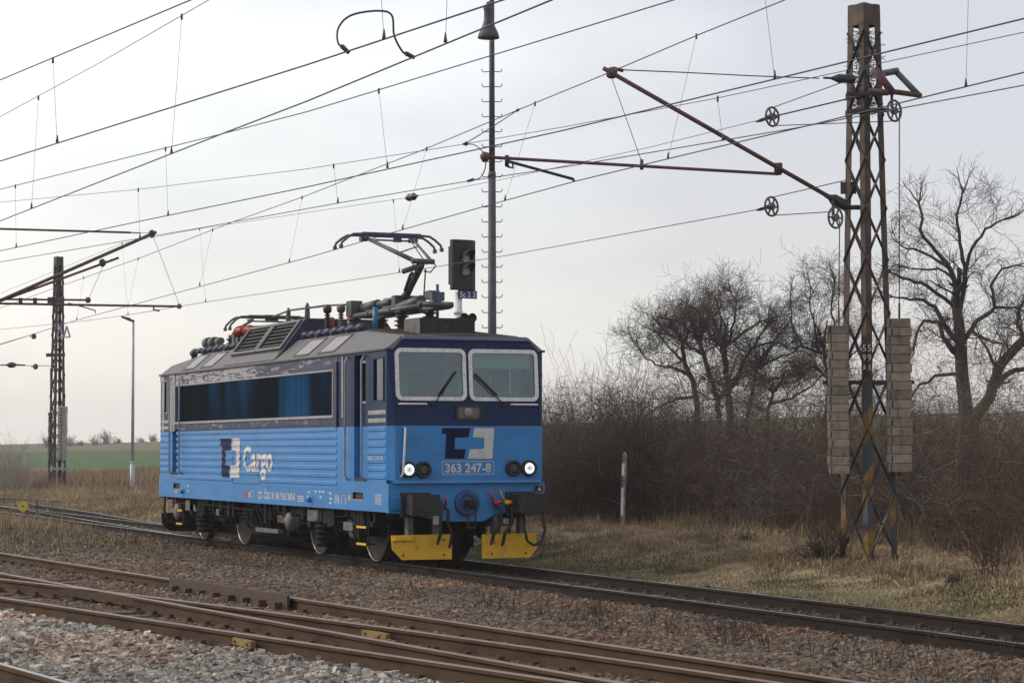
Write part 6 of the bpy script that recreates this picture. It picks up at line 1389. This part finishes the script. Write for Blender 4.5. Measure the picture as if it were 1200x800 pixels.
# single shrubs on the verge
def shrub(px, py, hpx, spread, n, label, seed, tone=(.085, .06, .045), name='bare_shrub', Z=.2, D=None, r=.008, group='lone shrubs on the verge', lean=0, dens=.55):
    R = np.random.default_rng(seed); b = at(px, py, Z=Z) if D is None else at(px, py, D=D); D_ = proj(b)[2]; g = float(gz(b[0], b[1])); h = hpx*D_/FPX; out = []
    for i in range(n):
        d = np.array([R.normal(lean, spread), R.normal(0, spread), 1]); d /= np.linalg.norm(d); p = np.array([b[0]+R.normal(0, .07*h), b[1]+R.normal(0, .07*h), g-.05])
        branch(out, p, d, h*R.uniform(.55, 1.05), r*R.uniform(.7, 1.4), 0, 2, R, .06, .13, dens)
    a = list(zip(*out)); m_ = len(a[0]); o = segs_mesh(name, a[0], a[1], a[2], a[3], 3, TWIG, None, np.array(tone)*R.uniform(.7, 1.3, (m_, 1))); tag(o, label, 'shrub', group)
SHT = (.10, .076, .060)
for (x, y, h_, sp, n_, lb, sd_n) in ((672, 615, 120, .22, 16, 'fanning shrub of the thicket nearest the locomotive cab', 51), (712, 612, 150, .26, 24, 'tall fanning shrub between the cab and the bare trees', 52), (765, 610, 150, .30, 24, 'wide bowed shrub under the leftmost bare tree', 53), (655, 618, 100, .2, 12, 'low shrub of the thicket half behind the cab', 54), (1090, 618, 120, .3, 16, 'shrub of the thicket right of the mast weights', 55)):
    shrub(x, y, h_, sp, n_, lb, sd_n, SHT, 'thicket_shrub', None, 53.5, .010, 'shrubs of the thicket edge', -.08, 1.0)
shrub(1166, 672, 95, .30, 20, 'twiggy upright shrub at the right edge of the verge', 31)
shrub(968, 655, 62, .45, 26, 'dark twiggy shrub at the left foot of the rusty mast', 32, (.065, .048, .038))
shrub(876, 640, 16, 1.1, 34, 'low dark tangle in the grass left of the mast', 33, (.055, .042, .036))
shrub(1022, 656, 10, 1.3, 24, 'low pale tangle around the front leg of the mast', 34, (.12, .10, .075))
shrub(1120, 672, 12, 1.3, 30, 'low dead clump beside the shrub at the right edge', 35, (.06, .05, .045))
shrub(752, 640, 9, 1.2, 20, 'small dark tuft below the marker post', 36, (.05, .042, .034))
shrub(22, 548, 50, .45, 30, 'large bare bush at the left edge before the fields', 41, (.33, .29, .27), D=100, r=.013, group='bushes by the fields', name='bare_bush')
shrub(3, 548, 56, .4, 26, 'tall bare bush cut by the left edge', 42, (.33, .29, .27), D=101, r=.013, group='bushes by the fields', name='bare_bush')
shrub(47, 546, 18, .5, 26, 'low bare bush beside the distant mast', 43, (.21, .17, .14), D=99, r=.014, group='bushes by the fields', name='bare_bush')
# trees along the skyline of the fields
def far_y(x):
    best = 999
    for D in np.linspace(120, 520, 60):
        p = at(x, 518, D=D); q = proj((p[0], p[1], float(gz(p[0], p[1])))); best = min(best, q[1])
    return best
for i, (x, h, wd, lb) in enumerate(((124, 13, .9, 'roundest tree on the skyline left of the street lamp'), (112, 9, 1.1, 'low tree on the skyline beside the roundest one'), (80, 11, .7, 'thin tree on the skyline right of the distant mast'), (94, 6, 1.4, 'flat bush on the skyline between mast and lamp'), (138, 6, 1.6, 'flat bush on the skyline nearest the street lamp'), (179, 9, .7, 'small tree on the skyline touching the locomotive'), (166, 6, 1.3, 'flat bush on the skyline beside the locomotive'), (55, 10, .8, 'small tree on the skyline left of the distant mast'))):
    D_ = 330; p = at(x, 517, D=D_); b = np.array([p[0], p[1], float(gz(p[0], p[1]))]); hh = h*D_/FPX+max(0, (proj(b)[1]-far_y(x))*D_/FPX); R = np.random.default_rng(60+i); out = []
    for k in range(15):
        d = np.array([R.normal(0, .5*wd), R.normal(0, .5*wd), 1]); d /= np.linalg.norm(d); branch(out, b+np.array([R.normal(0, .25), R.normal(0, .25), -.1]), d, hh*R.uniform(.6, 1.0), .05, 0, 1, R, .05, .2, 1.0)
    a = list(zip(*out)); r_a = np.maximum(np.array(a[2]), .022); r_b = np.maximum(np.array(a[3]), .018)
    o = segs_mesh('distant_tree', a[0], a[1], r_a, r_b, 3, TWIG, None, np.array((.30, .27, .255))*R.uniform(.8, 1.2, (len(a[0]), 1))); tag(o, lb, 'tree', 'trees on the far skyline')  # pale tone puts the distance haze into the twig colour
# ------------------------------------------------------------------ thin haze over the fields
bm = bmesh.new(); bmesh.ops.create_cube(bm, size=1.0)
for v in bm.verts: v.co = Vector((-560 if v.co.x < 0 else 60, -60 if v.co.y < 0 else 420, -1.6 if v.co.z < 0 else 14.5))
me = bpy.data.meshes.new('haze'); bm.to_mesh(me); bm.free()
hm = bpy.data.materials.new('haze_air'); hm.use_nodes = True; n = hm.node_tree.nodes; n.clear()
pv = nd(n, 'ShaderNodeVolumePrincipled'); pv.inputs['Color'].default_value = (.93, .93, .95, 1); pv.inputs['Density'].default_value = 0.00045; pv.inputs['Anisotropy'].default_value = 0.3
o = nd(n, 'ShaderNodeOutputMaterial'); hm.node_tree.links.new(pv.outputs[0], o.inputs['Volume'])
me.materials.append(hm); struct(link('haze', me), 'stuff')
